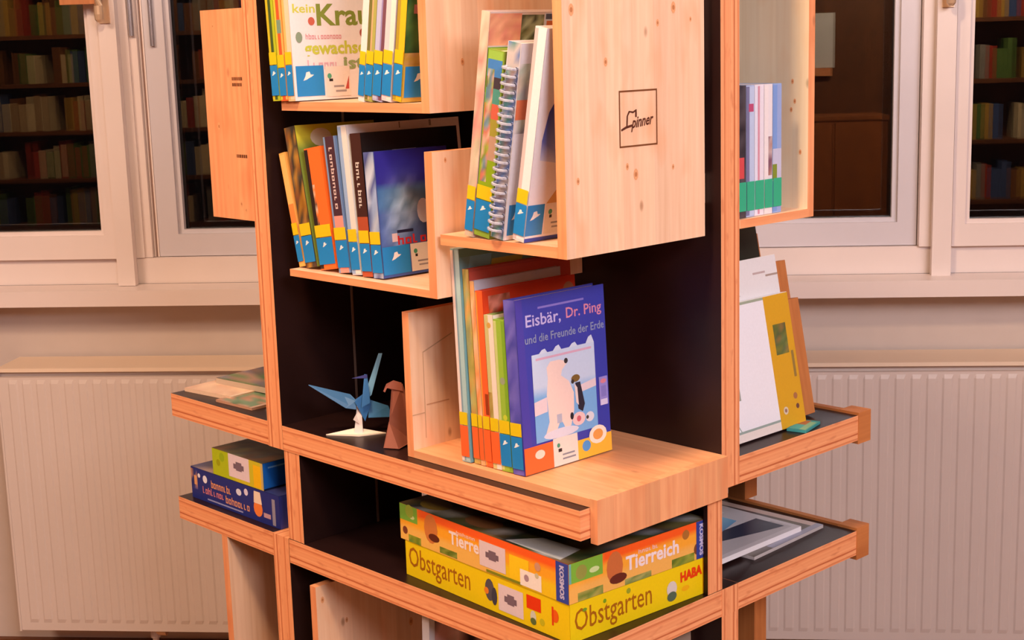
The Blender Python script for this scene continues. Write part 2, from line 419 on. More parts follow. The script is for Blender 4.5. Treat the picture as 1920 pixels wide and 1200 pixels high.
def radiator(label, s0, s1):
    z0, z1 = H-0.826, H-0.160
    o = thing('radiator', label, 'radiator', WB + WD*s0 + Vector((0, 0, z0)), WALL_ANG)
    b = MB(); L = s1-s0; h = z1-z0; pitch_ = 0.0352; n = int((L-0.03)/pitch_)
    yf = -0.15
    # pressed front sheet: shallow vertical flutes between plain top and bottom margins
    xs = []
    x = 0.015
    for k in range(n):
        for t, d in ((0.0, 0.0), (0.30, 0.0), (0.42, -0.0022), (0.88, -0.0022)): xs.append((x+t*pitch_, d))
        x += pitch_
    xs = [(0, 0)] + xs + [(x, 0), (L, 0)]
    zt, zb, ht = h-0.034, 0.03, h-0.018
    for (xa, da), (xb, db) in zip(xs[:-1], xs[1:]):
        b.poly([(xa, yf+da, zb), (xb, yf+db, zb), (xb, yf+db, zt), (xa, yf+da, zt)], 'radiator')
        b.poly([(xa, yf, 0), (xb, yf, 0), (xb, yf, zb-0.01), (xa, yf, zb-0.01)], 'radiator')
        b.poly([(xa, yf, zb-0.01), (xb, yf, zb-0.01), (xb, yf+db, zb), (xa, yf+da, zb)], 'radiator')
        b.poly([(xa, yf, zt+0.01), (xb, yf, zt+0.01), (xb, yf, ht), (xa, yf, ht)], 'radiator'); b.poly([(xa, yf, ht), (xb, yf, ht), (xb, yf+0.02, ht), (xa, yf+0.02, ht)], 'radiator')
        b.poly([(xa, yf+da, zt), (xb, yf+db, zt), (xb, yf, zt+0.01), (xa, yf, zt+0.01)], 'radiator')
    b.build('front_panel', o, uwz=False)
    b = MB(); b.box(0, L, -0.132, -0.045, 0.0, h-0.006, 'radiator'); b.build('body', o, uwz=False)
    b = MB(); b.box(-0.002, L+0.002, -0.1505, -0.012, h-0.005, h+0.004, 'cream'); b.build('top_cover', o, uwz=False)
    for xx in (0.0, L):
        b = MB(); b.box(xx-0.0025, xx+0.0025, -0.152, -0.03, -0.002, h-0.0055, 'radiator'); b.build('side_cover', o, uwz=False)
    for xx in (0.2, L-0.2):
        b = MB(); b.box(xx-0.02, xx+0.02, -0.045, -0.001, h-0.15, h-0.1, 'steel'); b.build('wall_bracket', o, uwz=False)
    return o
rl = radiator('white ribbed panel radiator under the left window', -1.605, -0.30)
rr = radiator('white ribbed panel radiator under the right window', -0.10, 1.45)
def valve(parent, x):
    b = MB()
    b.tube([(x, -0.11, -0.004), (x, -0.11, -0.03)], 0.013, 'radiator', 10)
    b.tube([(x, -0.11, -0.03), (x, -0.11, -0.255)], 0.008, 'radiator', 10)
    b.build('supply_pipe', parent, uwz=False, smooth=False)
    b = MB(); b.tube([(x-0.005, -0.11, -0.014), (x+0.03, -0.11, -0.014)], [0.011, 0.013], 'brass', 10)
    b.build('valve', parent, uwz=False)
valve(rl, 0.331); valve(rr, 0.735)

# small orange wooden board hanging in front of the left frame, only its foot in view
o = thing('hanging_board', 'small orange wooden board hanging at top left in front of the window frame', 'board', WB + WD*-1.36 - WN*0.05 + Vector((0, 0, H+0.701)), WALL_ANG)
b = MB(); b.box(-0.045, 0.05, -0.012, 0.0, 0, 0.12, 'stain'); b.build('board', o, uwz=False)
b = MB(); b.tube([(0, -0.006, 0.12), (0, 0.0, 0.5), (0, 0.03, 0.62)], 0.0015, 'steel', 6); b.build('cord', o, uwz=False)

# ------------------------------------------------------------------ the book tower: interlocking film-faced panels and shelves
T = 0.04; W = 0.285; UR = 0.648; Z2 = -0.1867; UL = -0.337; WR = -0.337
TO = (0.155, -0.04, -H)
tower = thing('book_tower', 'freestanding book tower of black film faced plywood panels and shelves in the middle', 'bookcase', P(*TO))
PX = {'x': 'film', 'y': 'ply', 'z': 'ply'}      # panel with normal u
PY = {'y': 'film', 'x': 'ply', 'z': 'ply'}      # panel with normal w
SH = {'z': 'film', 'x': 'ply', 'y': 'ply'}
def tb(name, *a, grain='z'): return board(name, tower, TO, *a, grain)
top = 0.98
# upper storey
tb('upright_panel', -T, 0.0, 0.0, W, -T, top, PX)              # left panel, toward the viewer
tb('upright_panel', 0.0, UR, -T, 0.0, -T, top, PY)             # long right panel
tb('upright_panel', UL+0.02, -T, -T, 0.0, -T, top, PY)         # back left wing
tb('upright_panel', 0.2, 0.2+T, WR+0.02, -T, 0.0, 0.32, PX)    # low back wing
b = MB(); b.box(-0.0005, 0.001, 0.1335, 0.1375, 0.0, top, 'slit_light'); b.build('slit_light_strip', tower, True, TO)
# main shelf (z = 0): near, left, right and back leaves
tb('shelf', 0.0005, UR, 0.0005, W, -T, 0.0, SH, grain='x')
tb('shelf', UL, -T-0.0005, 0.0005, W-0.002, -T, 0.0, SH, grain='x')
tb('shelf', 0.0, UR, WR, -T-0.0005, -T, 0.0, SH, grain='y')
tb('edge_strip', 0.0, UR-0.0345, WR-0.012, WR, -0.046, 0.004, 'stain', grain='x')
tb('corner_block', UR-0.034, UR+0.001, WR-0.034, WR-0.0002, -0.046, 0.004, 'stain', grain='x')
# short storey
tb('upright_panel', 0.0005, 0.041, 0.04, W-0.001, Z2+0.0005, -T-0.0005, PX)
tb('upright_panel', 0.0415, 0.610, -0.045, -0.009, Z2+0.0005, -T-0.0005, PY)
tb('upright_post', 0.6405, UR-0.0005, -0.001, 0.031, Z2+0.0005, -T-0.0005, {'x': 'ply', 'y': 'film', 'z': 'ply'})
tb('upright_post', 0.395, 0.43, WR-0.034, WR-0.001, Z2+0.0045, -0.0465, 'stain')
b = MB(); b.box(0.0405, 0.0422, 0.1335, 0.1375, Z2, -T, 'slit_light'); b.build('slit_light_strip', tower, True, TO)
# second shelf
tb('shelf', 0.0005, UR, -0.0365, W, Z2-T, Z2, {'z': 'film', 'y': 'ply', '+x': 'ply', '-x': 'ply'}, grain='x')
tb('shelf', UL, -0.0455, 0.0015, W-0.002, Z2-T, Z2, SH, grain='x')
tb('shelf', 0.0, UR, WR, -0.037, Z2-T, Z2, SH, grain='y')
tb('edge_strip', 0.0, UR-0.0345, WR-0.012, WR, Z2-0.048, Z2+0.004, 'stain', grain='x')
tb('corner_block', UR-0.034, UR+0.001, WR-0.034, WR-0.0002, Z2-0.048, Z2+0.004, 'stain', grain='x')
# lower storey
tb('upright_panel', -0.045, -0.0005, 0.0015, W, -H+0.06, Z2, PX)
tb('upright_panel', 0.0, UR, -0.037, 0.001, -H+0.06, Z2-T-0.0005, PY)
tb('upright_post', UR, UR+0.0006, -0.037, 0.001, Z2-T-0.0005, Z2, 'ply')
tb('upright_post', 0.415, 0.45, WR-0.034, WR-0.001, -H+0.06, Z2-T-0.0085, 'stain')
tb('shelf', 0.0005, UR, 0.0015, W, -0.70, -0.66, SH, grain='x')
tb('base_plate', UL, UR, WR, W, -H, -H+0.06, SH, grain='x')

# ------------------------------------------------------------------ spruce crates hooked on the panels
LB = {'all': 'spruce', '+y': 'beech', '-y': 'beech', 'z': 'beech'}   # board standing with normal u
FB = {'all': 'spruce', '+y': 'beech', '+x': 'beech'}                 # flat board
def crate(label, org):
    return thing('hanging_crate', label, 'crate', P(*org), group=None)
# A: top left
oA = (0.05, 0.0, 0.492); cA = crate('spruce crate at top left of the tower holding the nature books', oA)
board('bottom_board', cA, oA, 0.05, 0.372, 0.001, W, 0.492, 0.505, FB, 'x')
sA = board('side_board', cA, oA, 0.372, 0.388, 0.001, W, 0.492, 0.80, LB)
board('back_board', cA, oA, 0.05, 0.372, 0.001, 0.012, 0.505, 0.62, 'spruce', 'x')
# C: second on the left
oC = (0.046, 0.0, 0.243); cC = crate('small spruce crate on the left holding books leaning to the left', oC)
board('bottom_board', cC, oC, 0.047, 0.373, 0.001, W, 0.243, 0.2535, FB, 'x')
sC = board('side_board', cC, oC, 0.373, 0.389, 0.001, W, 0.243, 0.441, LB)
# B: with the brand mark
oB = (0.44, 0.0, 0.318); cB = crate('tall spruce crate with a framed brand mark burnt into its side', oB)
board('bottom_board', cB, oB, 0.40, 0.621, 0.022, W, 0.318, 0.332, FB, 'x')
sideB = board('side_board', cB, oB, 0.621, 0.6365, 0.020, W+0.001, 0.318, 0.80, LB)
board('hook_rail', cB, oB, 0.40, 0.6215, 0.001, 0.021, 0.36, 0.40, 'spruce', 'x')
sp = Art()
def face_u(u, org):      # art on a +u face: a = -w, b = z   (absolute u,w,z then shifted by org)
    return lambda a, b, d: (u+d-org[0], -(-a-org[1]), b-org[2])
sp.frame(-0.188, -0.1155, 0.447, 0.518, 0.0022, (118, 66, 28))
DK = (84, 34, 10)
sp.text('pinner', -0.166, -0.123, 0.4655, 0.4835, DK, bold=0.022, shear=0.35, skew=0.004)
sp.poly([(-0.185, 0.470), (-0.176, 0.4735), (-0.164, 0.4755), (-0.164, 0.4725), (-0.175, 0.4705), (-0.184, 0.4675)], DK)
for q in ([(-0.175, 0.4735), (-0.1725, 0.4735), (-0.1715, 0.486), (-0.174, 0.486)], [(-0.174, 0.486), (-0.1715, 0.486), (-0.168, 0.4905), (-0.170, 0.4925)], [(-0.170, 0.4925), (-0.168, 0.4905), (-0.162, 0.4890), (-0.162, 0.4915)], [(-0.162, 0.4915), (-0.162, 0.4890), (-0.156, 0.4915), (-0.156, 0.494)], [(-0.158, 0.4925), (-0.155, 0.494), (-0.155, 0.484), (-0.158, 0.484)]): sp.poly(q, DK)
sp.put('brand_mark', sideB, face_u(0.6365, oB), 'matt')
def knots(parent, fmap, spots):
    A = Art()
    for a, b, r in spots:
        A.layer = 0; A.disc(a, b, r*1.1, (228, 162, 114), r*1.9, 10); A.layer = 1; A.disc(a, b, r*0.6, (190, 120, 74), r*0.8, 9)
    tag(A.put('wood_knot', parent, fmap, 'matt'), kind='stuff')
knots(sideB, face_u(0.6365, oB), [(-0.270, 0.617, 0.004), (-0.082, 0.619, 0.004), (-0.113, 0.600, 0.0025), (-0.211, 0.554, 0.003), (-0.174, 0.423, 0.0025), (-0.085, 0.416, 0.002), (-0.264, 0.412, 0.0025), (-0.158, 0.412, 0.004), (-0.048, 0.604, 0.0018)])

# D: on the main shelf, with a lip over the shelf's end
WF = 0.267
oD = (0.288, 0.0, 0.0005); cD = crate('low spruce crate on the main shelf with a lip over the shelf end', oD)
board('bottom_board', cD, oD, 0.303, 0.6485, 0.001, WF, 0.0005, 0.0115, {'all': 'spruce_shade'}, 'x')
lD = board('side_board', cD, oD, 0.289, 0.303, 0.001, WF, 0.0005, 0.212, LB)
board('front_lip', cD, oD, 0.6487, 0.661, 0.003, WF, -0.047, 0.012, {'all': 'spruce_shade'}, 'z')
g = Art()
GC = (204, 160, 126)
g.rect(-0.244, -0.2425, 0.025, 0.150, GC); g.rect(-0.267, -0.244, 0.062, 0.0635, GC); g.poly([(-0.244, 0.150), (-0.187, 0.170), (-0.187, 0.172), (-0.244, 0.152)], GC)
g.rect(-0.240, -0.197, 0.073, 0.0745, (206, 150, 112))
g.put('routed_line', lD, face_u(0.303, oD), 'matt')
# E: right quadrant, opens toward the right front
oE = (UR, -0.13, 0.322); cE = crate('spruce crate on the right side of the tower holding slim books', oE)
board('bottom_board', cE, oE, 0.35, UR+0.001, -0.197, -0.0405, 0.322, 0.334, {'all': 'spruce', '+x': 'beech'}, 'y')
sE = board('side_board', cE, oE, 0.35, UR+0.001, -0.212, -0.197, 0.322, 0.80, {'all': 'pale', '+x': 'beech'})
board('back_board', cE, oE, 0.35, 0.362, -0.197, -0.0405, 0.334, 0.80, 'pale')
# F: left quadrant, closed outer side facing the viewer
oF = (-0.10, 0.15, 0.32); cF = crate('orange toned spruce crate seen from behind, left of the tower post', oF)
fF = board('side_board', cF, oF, -0.162, -0.041, 0.268, 0.282, 0.32, 0.645, {'all': 'beech'})
board('bottom_board', cF, oF, -0.160, -0.041, 0.01, 0.268, 0.32, 0.333, 'spruce', 'y')
board('back_board', cF, oF, -0.160, -0.0405, 0.001, 0.0095, 0.333, 0.645, 'spruce')
fa = Art(); rnd = random.Random(4)
for zc in (0.539, 0.530, 0.420):
    a = -0.083
    while a < -0.056:
        w_ = rnd.uniform(0.002, 0.005); fa.rect(a, a+w_, zc-0.0025, zc+0.0025, (104, 56, 24)); a += w_+0.0012
tag(fa.put('brand_mark', fF, lambda a, b, d: (a-oF[0], -(0.282+d-oF[1]), b-oF[2]), 'matt'), kind='stuff')
# G: below the left shelf
oG = (-0.2, 0.0, -0.5); cG = crate('spruce crate below the lower left shelf', oG)
board('side_board', cG, oG, -0.203, -0.186, 0.03, W-0.002, -0.62, Z2-T-0.0005, LB)
board('bottom_board', cG, oG, -0.186, -0.0455, 0.03, W-0.002, -0.62, -0.607, FB, 'x')
# H: below the second shelf, near quadrant
oH = (0.05, 0.0, -0.66); cH = crate('spruce crate under the second shelf at the bottom of the picture', oH)
sH = board('side_board', cH, oH, 0.051, 0.066, 0.002, W, -0.6595, -0.252, LB)
board('bottom_board', cH, oH, 0.066, 0.40, 0.002, W, -0.6595, -0.642, FB, 'x')

knots(fF, lambda a, b, d: (a-oF[0], -(0.282+d-oF[1]), b-oF[2]), [(-0.128, 0.465, 0.0035), (-0.078, 0.345, 0.003), (-0.066, 0.336, 0.002), (-0.128, 0.620, 0.002)])
knots(sA, face_u(0.388, oA), [(-0.224, 0.558, 0.0025)])
knots(sC, face_u(0.389, oC), [(-0.262, 0.429, 0.002)])
knots(sH, face_u(0.066, oH), [(-0.273, -0.276, 0.003), (-0.228, -0.323, 0.0025), (-0.096, -0.366, 0.004)])
knots(sE, lambda a, b, d: (a-oE[0], -(-0.197+d-oE[1]), b-oE[2]), [(0.622, 0.515, 0.002), (0.626, 0.487, 0.002), (0.62, 0.475, 0.002), (0.636, 0.415, 0.002)])

# ------------------------------------------------------------------ books
WHITE = (238, 232, 232)
def label_marks(a, b, s):     # white animal-shaped mark of the library's blue label
    return [(a-0.9*s, b-0.5*s), (a-0.5*s, b+0.1*s), (a-0.35*s, b+0.6*s), (a+0.2*s, b+0.7*s), (a+0.35*s, b+0.3*s), (a+0.9*s, b+0.25*s), (a+0.5*s, b), (a+0.1*s, b-0.15*s), (a-0.3*s, b-0.35*s)]
BLUE = (32, 132, 204); YEL = (226, 196, 22); ORL = (246, 104, 50)
def lib_cover_label(art, a0, bl, zb, c=BLUE, w=0.043, h=0.040, logo=True):
    art.up(); art.rect(a0, a0+w, zb, zb+h, c)
    if logo: art.rect(a0+w+0.002, a0+w+0.042, zb, zb+h, (222, 214, 208))
    art.up(); art.poly(label_marks(a0+w*0.5, zb+h*0.62, 0.010), WHITE)
    if logo:
        q = a0+w+0.002
        art.disc(q+0.009, zb+h*0.72, 0.0035, (70, 150, 120)); art.rect(q+0.008, q+0.0125, zb+h*0.52, zb+h*0.62, (40, 36, 40))
        art.rect(q+0.012, q+0.032, zb+h*0.32, zb+h*0.38, (140, 134, 140)); art.rect(q+0.014, q+0.034, zb+h*0.18, zb+h*0.24, (150, 144, 150))
        art.poly([(q+0.033, zb+h*0.3), (q+0.037, zb+h*0.62), (q+0.039, zb+h*0.3)], (176, 80, 78))
def book(label, u, w, z, t, h, d, lean, cover, spine=None, spine_art=None, cover_art=None, rz=0, group=None, pages=(236, 226, 208), yel=True, lab=BLUE, lz=0.008, lh=0.040, ylh=0.018, cat='book', axis=None, name='book'):
    """upright book: spine faces +w, covers face +-u. lean > 0 tips its top toward +u (degrees)"""
    th = RAD(lean)
    dz = t*math.sin(th) if lean > 0 else 0
    if axis == 'E':
        o = thing(name, label, cat, P(u, w, z), rz=math.pi/2, group=group)
    else:
        o = thing(name, label, cat, P(u, w, z+dz+0.0005), ry=th, group=group)
    cl = lin(cover); slc = lin(spine if spine is not None else cover)
    c = 0.0022
    b = MB()
    b.box(0, c, 0.0, d, 0, h, 'print', color=cl)
    b.box(t-c, t, 0.0, d, 0, h, 'print', color=cl)
    b.box(c, t-c, 0.0, c, 0, h, 'print', color=slc)
    b.poly([(0, -0.0002, 0), (t, -0.0002, 0), (t, -0.0002, h), (0, -0.0002, h)], 'print', slc)
    cv = b.build('cover', o, uwz=False)
    b = MB(); b.box(c+0.0002, t-c-0.0002, c+0.0005, d-0.003, 0.003, h-0.003, 'matt', color=lin(pages)); b.build('page_block', o, uwz=False)
    fsp = lambda a, bb, dd: (a, -0.0002-dd, bb)
    fcv = lambda a, bb, dd: (t+dd, a, bb)
    if spine_art:
        A = Art(); spine_art(A, t, h); A.put('spine_print', cv, fsp)
    A = Art()
    if lab:
        A.rect(0.0004, t-0.0004, lz, lz+lh, lab); A.up(); A.poly(label_marks(t*0.5, lz+lh*0.72, min(0.006, t*0.3)), (232, 236, 240)) if lab == BLUE else None
    if yel:
        A.rect(0.0004, t-0.0004, lz+lh+0.001, lz+lh+0.001+ylh, YEL)
    if A.p: A.put('spine_label', cv, lambda a, bb, dd: (a, -0.0012-dd, bb))
    if cover_art:
        A = Art(); cover_art(A, d, h); A.put('cover_print', cv, fcv)
    return o
def stripes(*cs):     # spine bands listed from bottom: (fraction from, to, colour)
    def f(A, t, h):
        for f0, f1, c in cs: A.rect(t*0.06, t*0.94, h*f0, h*f1, c)
    return f
def vstripes(*cs):    # vertical bands across the spine
    def f(A, t, h):
        for f0, f1, c in cs: A.rect(t*f0, t*f1, 0.002, h-0.002, c)
    return f
def mottled(seed, cols, na=3, nb=16, amp=18, f0=0.0, f1=1.0):
    def f(A, t, h): A.blur(t*0.05, t*0.95, h*f0, h*f1, na, nb, patch(seed, cols, amp))
    return f
def both(*fs):
    def f(A, t, h):
        for k in fs: k(A, t, h); A.up()
    return f

# --- crate A (shelf top z = .505)
zA = 0.5055
def krau(A, d, h):
    A.rect(0, d, 0, h, (226, 222, 228)); A.up()
    A.text('kein', 0.006, 0.046, 0.126, 0.139, (196, 200, 84), bold=0.02)
    A.text('Kraut', 0.048, 0.168, 0.107, 0.139, (126, 142, 60), bold=0.025)
    A.scribble(0.026, 0.092, 0.088, 0.096, (206, 140, 150), 12, 2)
    A.text('gewachsen', 0.022, 0.148, 0.060, 0.085, (186, 196, 74), bold=0.03)
    A.scribble(0.026, 0.086, 0.044, 0.058, (206, 168, 186), 6, 3)
    A.text('ist', 0.092, 0.130, 0.043, 0.061, (140, 160, 110), bold=0.03)
    A.disc(0.038, 0.114, 0.006, (190, 96, 80)); A.disc(0.014, 0.091, 0.006, (130, 150, 130), 0.008); A.disc(0.132, 0.096, 0.0065, (164, 84, 76))
    A.up(); A.rect(0.004, 0.054, 0.006, 0.050, BLUE)
    A.rect(0.057, 0.102, 0.004, 0.048, (226, 216, 214)); A.up()
    A.poly(label_marks(0.026, 0.034, 0.011), WHITE)
    A.disc(0.064, 0.034, 0.004, (80, 160, 130)); A.rect(0.063, 0.070, 0.026, 0.030, (40, 36, 40)); A.rect(0.071, 0.090, 0.017, 0.020, (150, 144, 150)); A.rect(0.074, 0.094, 0.010, 0.013, (150, 144, 150)); A.poly([(0.092, 0.014), (0.100, 0.034), (0.099, 0.014)], (190, 80, 76))
gA = 'nature books in the top left crate'
book('thin yellow book with dark green spine stripe, leftmost in the top left crate', 0.040, 0.292, zA, 0.019, 0.245, 0.19, -2.5, (196, 190, 40), (190, 196, 40), vstripes((0.0, 0.3, (206, 186, 40)), (0.32, 0.66, (70, 90, 42)), (0.68, 1, (176, 190, 36))), None, group=gA, lz=0.008, lh=0.044)
book('red and orange spined book second from left in the top left crate', 0.0605, 0.292, zA, 0.0175, 0.245, 0.19, -2.5, (240, 170, 80), (244, 100, 50), both(vstripes((0, 0.28, (206, 196, 60)), (0.28, 0.72, (240, 92, 46)), (0.72, 1.0, (248, 178, 96))), lambda A, t, h: A.rect(t*0.25, t*0.85, h*0.40, h*0.48, (120, 150, 130))), None, group=gA)
book('white book with green lettering on its cover in the top left crate', 0.0795, 0.292, zA, 0.0165, 0.25, 0.20, -1.8, (230, 226, 230), (248, 200, 150), vstripes((0, 0.35, (250, 186, 110)), (0.35, 1.0, (244, 206, 176))), krau, group=gA, lh=0.044)
A2 = [('white spined book leaning right beside the white lettered cover', 0.0135, (236, 228, 226), None),
      ('slim olive spined book leaning right in the top left crate', 0.0165, (170, 168, 84), vstripes((0, 0.35, (120, 116, 60)), (0.4, 0.6, (206, 170, 130)), (0.6, 1, (172, 170, 90)))),
      ('slim lavender and purple spined book leaning right in the top left crate', 0.0190, (186, 180, 214), vstripes((0, 0.5, (188, 190, 222)), (0.5, 0.66, (150, 140, 190)), (0.66, 1, (122, 78, 92)))),
      ('pinkish white spined book leaning right in the top left crate', 0.0200, (242, 220, 224), vstripes((0, 0.5, (246, 208, 216)), (0.5, 1, (240, 230, 220))))]
ub = 0.236; ln = 9.2
for lb, t, c, fa in A2:
    book(lb, ub, 0.285, zA, t, 0.24, 0.18, ln, c, c, fa, None, group=gA, lh=0.042)
    ub += t/math.cos(RAD(ln)) + 0.0008
def yelcov(A, d, h):
    A.blur(0, d, 0, h, 9, 14, lambda x, y: (206, 168, 70) if y < 0.27 else ((84, 120, 56) if (x*7.3+y*11) % 3 > 1 else (46, 84, 44)))
    A.up(); A.rect(0.012, 0.07, 0.118, 0.130, (196, 118, 110)); A.disc(0.045, 0.085, 0.011, (236, 190, 40)); A.disc(0.045, 0.083, 0.005, (150, 110, 20))
    A.blur(0.0, 0.06, 0.05, 0.066, 6, 2, patch(3, [(196, 150, 90), (206, 160, 110), (190, 150, 60)]))
    lib_cover_label(A, 0.003, 0, 0.006, w=0.05, h=0.042, logo=False)
book('yellow spined book with a dark green flower cover, rightmost in the top left crate', ub+0.003, 0.285, zA, 0.0185, 0.235, 0.18, ln, (70, 100, 50), (236, 180, 40), vstripes((0, 0.35, (176, 150, 50)), (0.35, 1, (242, 190, 36))), yelcov, group=gA, lh=0.042)

# --- crate C (z = .2535)
zC = 0.254
gC = 'books leaning left in the small left crate'
wc = 0.268
book('thin yellow and orange spined book leaning at the far left of the small crate', 0.049, wc, zC, 0.015, 0.175, 0.14, -12.5, (240, 170, 90), (244, 178, 92), stripes((0.55, 0.98, (248, 190, 110)), (0.3, 0.55, (240, 140, 70))), None, group=gC)
def c2(A, d, h):
    A.blur(0, d, 0, h, 8, 12, lambda x, y: (206, 200, 60) if y > 0.9 else ((214, 206, 150) if y > 0.84 else (120, 140, 60)))
    A.up(); A.disc(0.045, h-0.02, 0.02, (226, 216, 190), 0.014)
book('tall dark spined book with a yellow topped cover in the small left crate', 0.067, wc, zC, 0.028, 0.213, 0.15, -10.5, (120, 140, 50), (74, 64, 50), mottled(5, [(84, 72, 56), (150, 100, 40), (170, 120, 40), (70, 66, 58), (120, 70, 40), (54, 50, 40)], 3, 14), c2, group=gC)
book('book with a wide orange spine in the small left crate', 0.104, wc, zC, 0.040, 0.182, 0.15, -8.7, (250, 110, 40), (252, 112, 42), both(vstripes((0, 0.22, (44, 30, 26)), (0.22, 1, (252, 114, 44))), lambda A, t, h: A.blur(t*0.22, t*0.36, h*0.3, h*0.7, 1, 10, patch(9, [(210, 190, 170), (250, 130, 60), (120, 90, 70)]))), None, group=gC)
def c4(A, t, h):
    A.rect(0, t*0.14, 0, h, (120, 150, 190)); A.rect(t*0.86, t, 0, h, (110, 140, 190)); A.rect(t*0.14, t*0.86, 0.42*h, h, (74, 44, 54)); A.rect(t*0.14, t*0.86, 0, 0.42*h, (234, 150, 138)); A.up()
    A.scribble(t*0.36, t*0.64, h*0.46, h*0.92, (214, 190, 186), 9, 4, -90)
book('book with a maroon and pink spine in the small left crate', 0.149, wc, zC, 0.029, 0.20, 0.15, -6.6, (110, 140, 190), (74, 44, 54), c4, None, group=gC)
def c5(A, d, h):
    A.rect(0, d, 0, h, (240, 238, 240)); A.up(); A.rect(0.012, d-0.006, 0.02, h-0.013, (22, 18, 20)); A.up(); A.rect(d*0.45, d*0.46, h-0.010, h-0.001, (150, 144, 140)); A.rect(d*0.72, d*0.74, h-0.010, h-0.001, (150, 144, 140))
book('large black covered book with a white border standing behind the blue one', 0.181, wc, zC, 0.021, 0.217, 0.215, -5.2, (206, 204, 208), (200, 206, 222), vstripes((0, 0.4, (150, 176, 216)), (0.4, 1, (226, 220, 216))), c5, group=gC)
def c6(A, t, h):
    A.rect(0, t, 0.42*h, h, (66, 34, 28)); A.rect(0, t, 0, 0.42*h, (176, 78, 48)); A.up(); A.scribble(t*0.3, t*0.66, h*0.46, h*0.80, (206, 196, 190), 7, 5, -90)
book('book with a brown spine leaning against the blue covered book', 0.2055, wc, zC, 0.024, 0.206, 0.15, -4.2, (24, 20, 22), (66, 34, 28), c6, lambda A, d, h: (A.rect(0, d, 0, h, (20, 17, 20)), A.up(), A.rect(0.055, 0.10, 0.176, 0.1785, (196, 196, 224))), group=gC)
def c7(A, d, h):
    import math as _m
    def fn(x, y):
        base = (44, 42, 150) if y > 0.72 else ((60, 110, 170) if y > 0.55 else (56, 84, 160))
        g = _m.exp(-((x-0.38)**2/0.05 + (y-0.58)**2/0.04)) + 0.7*_m.exp(-((x-0.2)**2/0.03 + (y-0.36)**2/0.05))
        dk = _m.exp(-((x-0.75)**2/0.03 + (y-0.4)**2/0.03))
        q = 46*_m.sin(x*23+y*9)*_m.sin(y*31)*min(1, g)
        return tuple(max(0, min(255, c*(1-0.55*dk) + (w_-c)*0.75*min(1, g) + q)) for c, w_ in zip(base, (170, 200, 232)))
    A.blur(0, d, 0, h, 14, 16, fn); A.up()
    A.scribble(0.030, 0.100, 0.045, 0.058, (196, 36, 44), 5, 6)
    A.disc(0.082, 0.090, 0.012, (206, 210, 232), 0.018); A.rect(0.03, 0.06, 0.062, 0.066, (30, 34, 70)); A.rect(0.02, 0.03, 0.05, 0.062, (226, 200, 206))
    lib_cover_label(A, 0.0, 0, 0.004, w=0.050, h=0.040)
book('blue book showing a water splash cover in the small left crate', 0.2305, wc, zC, 0.024, 0.180, 0.135, -3.6, (60, 70, 150), (96, 110, 170), mottled(8, [(150, 170, 210), (80, 90, 150), (190, 200, 220)], 2, 10), c7, group=gC)

# --- crate B (z = .332)
zB = 0.3325; gB = 'large books leaning right in the branded crate'; wb = 0.285
def b1c(A, d, h):
    A.rect(0, d, 0, h, (206, 190, 190)); A.up()
    A.blur(0.0, 0.055, h-0.042, h-0.002, 6, 5, patch(21, [(214, 146, 116), (222, 160, 126), (206, 128, 110)], 12)); A.blur(0.055, 0.095, h-0.042, h-0.004, 5, 6, patch(22, [(80, 84, 40), (56, 60, 40), (130, 130, 90), (150, 160, 130)], 16))
    A.rect(0.096, d, h-0.042, h-0.002, (196, 204, 226)); A.up(); A.poly([(0.10, h-0.03), (0.118, h-0.03), (0.125, h-0.012), (0.10, h-0.012)], (196, 100, 40)); A.rect(0.098, 0.13, h-0.010, h-0.003, (70, 76, 100)); A.rect(0.135, 0.17, h-0.03, h-0.006, (178, 110, 76)); A.rect(0.165, 0.175, h-0.026, h-0.012, (60, 50, 60))
    A.rect(0.0, 0.105, h-0.062, h-0.044, (112, 172, 44)); A.rect(0.0, 0.02, h-0.1, h-0.062, (128, 170, 50)); A.rect(0.03, 0.06, h-0.064, h-0.058, (120, 140, 60)); A.rect(0, 0.13, h-0.067, h-0.064, (160, 140, 130))
book('large picture book with a lime green band, leftmost in the branded crate', 0.449, wb, zB, 0.016, 0.290, 0.20, 9.4, (200, 180, 180), (226, 196, 178), mottled(2, [(226, 196, 176), (214, 190, 170), (190, 176, 150), (214, 150, 140)], 2, 14), b1c, group=gB)
def b2s(A, t, h):
    cols = [(0.22, 0.42, (140, 170, 30)), (0.42, 0.55, (186, 150, 130)), (0.55, 0.64, (160, 150, 60)), (0.64, 0.72, (206, 100, 80)), (0.72, 0.80, (80, 150, 140)), (0.80, 0.86, (70, 60, 70)), (0.86, 0.95, (70, 130, 200)), (0.95, 0.995, (150, 190, 80))]
    for f0, f1, c in cols: A.rect(t*0.05, t*0.95, h*f0, h*f1, c)
    A.up(); A.blur(t*0.1, t*0.5, h*0.3, h*0.9, 2, 16, patch(12, [(206, 170, 150), (150, 160, 60), (110, 140, 160), (200, 120, 100)], 20))
book('book with a multicoloured patchwork spine in the branded crate', 0.4675, wb, zB, 0.029, 0.240, 0.19, 9.4, (150, 170, 60), (140, 170, 60), b2s, None, group=gB)
def b3c(A, d, h):
    A.rect(0, d, 0, h, (228, 220, 226)); A.up()
    A.blur(0.0, 0.05, h*0.55, h*0.9, 4, 8, patch(31, [(226, 214, 216), (190, 196, 180), (214, 190, 170), (150, 150, 160)], 12))
    A.poly([(0.018, 0.06), (0.036, 0.06), (0.05, h-0.03), (0.03, h-0.03)], (104, 128, 196)); A.poly([(0.036, 0.06), (0.044, 0.06), (0.06, h-0.03), (0.05, h-0.03)], (120, 124, 84))
    A.rect(0.0, 0.02, h*0.62, h*0.72, (226, 120, 80))
    lib_cover_label(A, 0.004, 0, 0.006, w=0.03, logo=False)
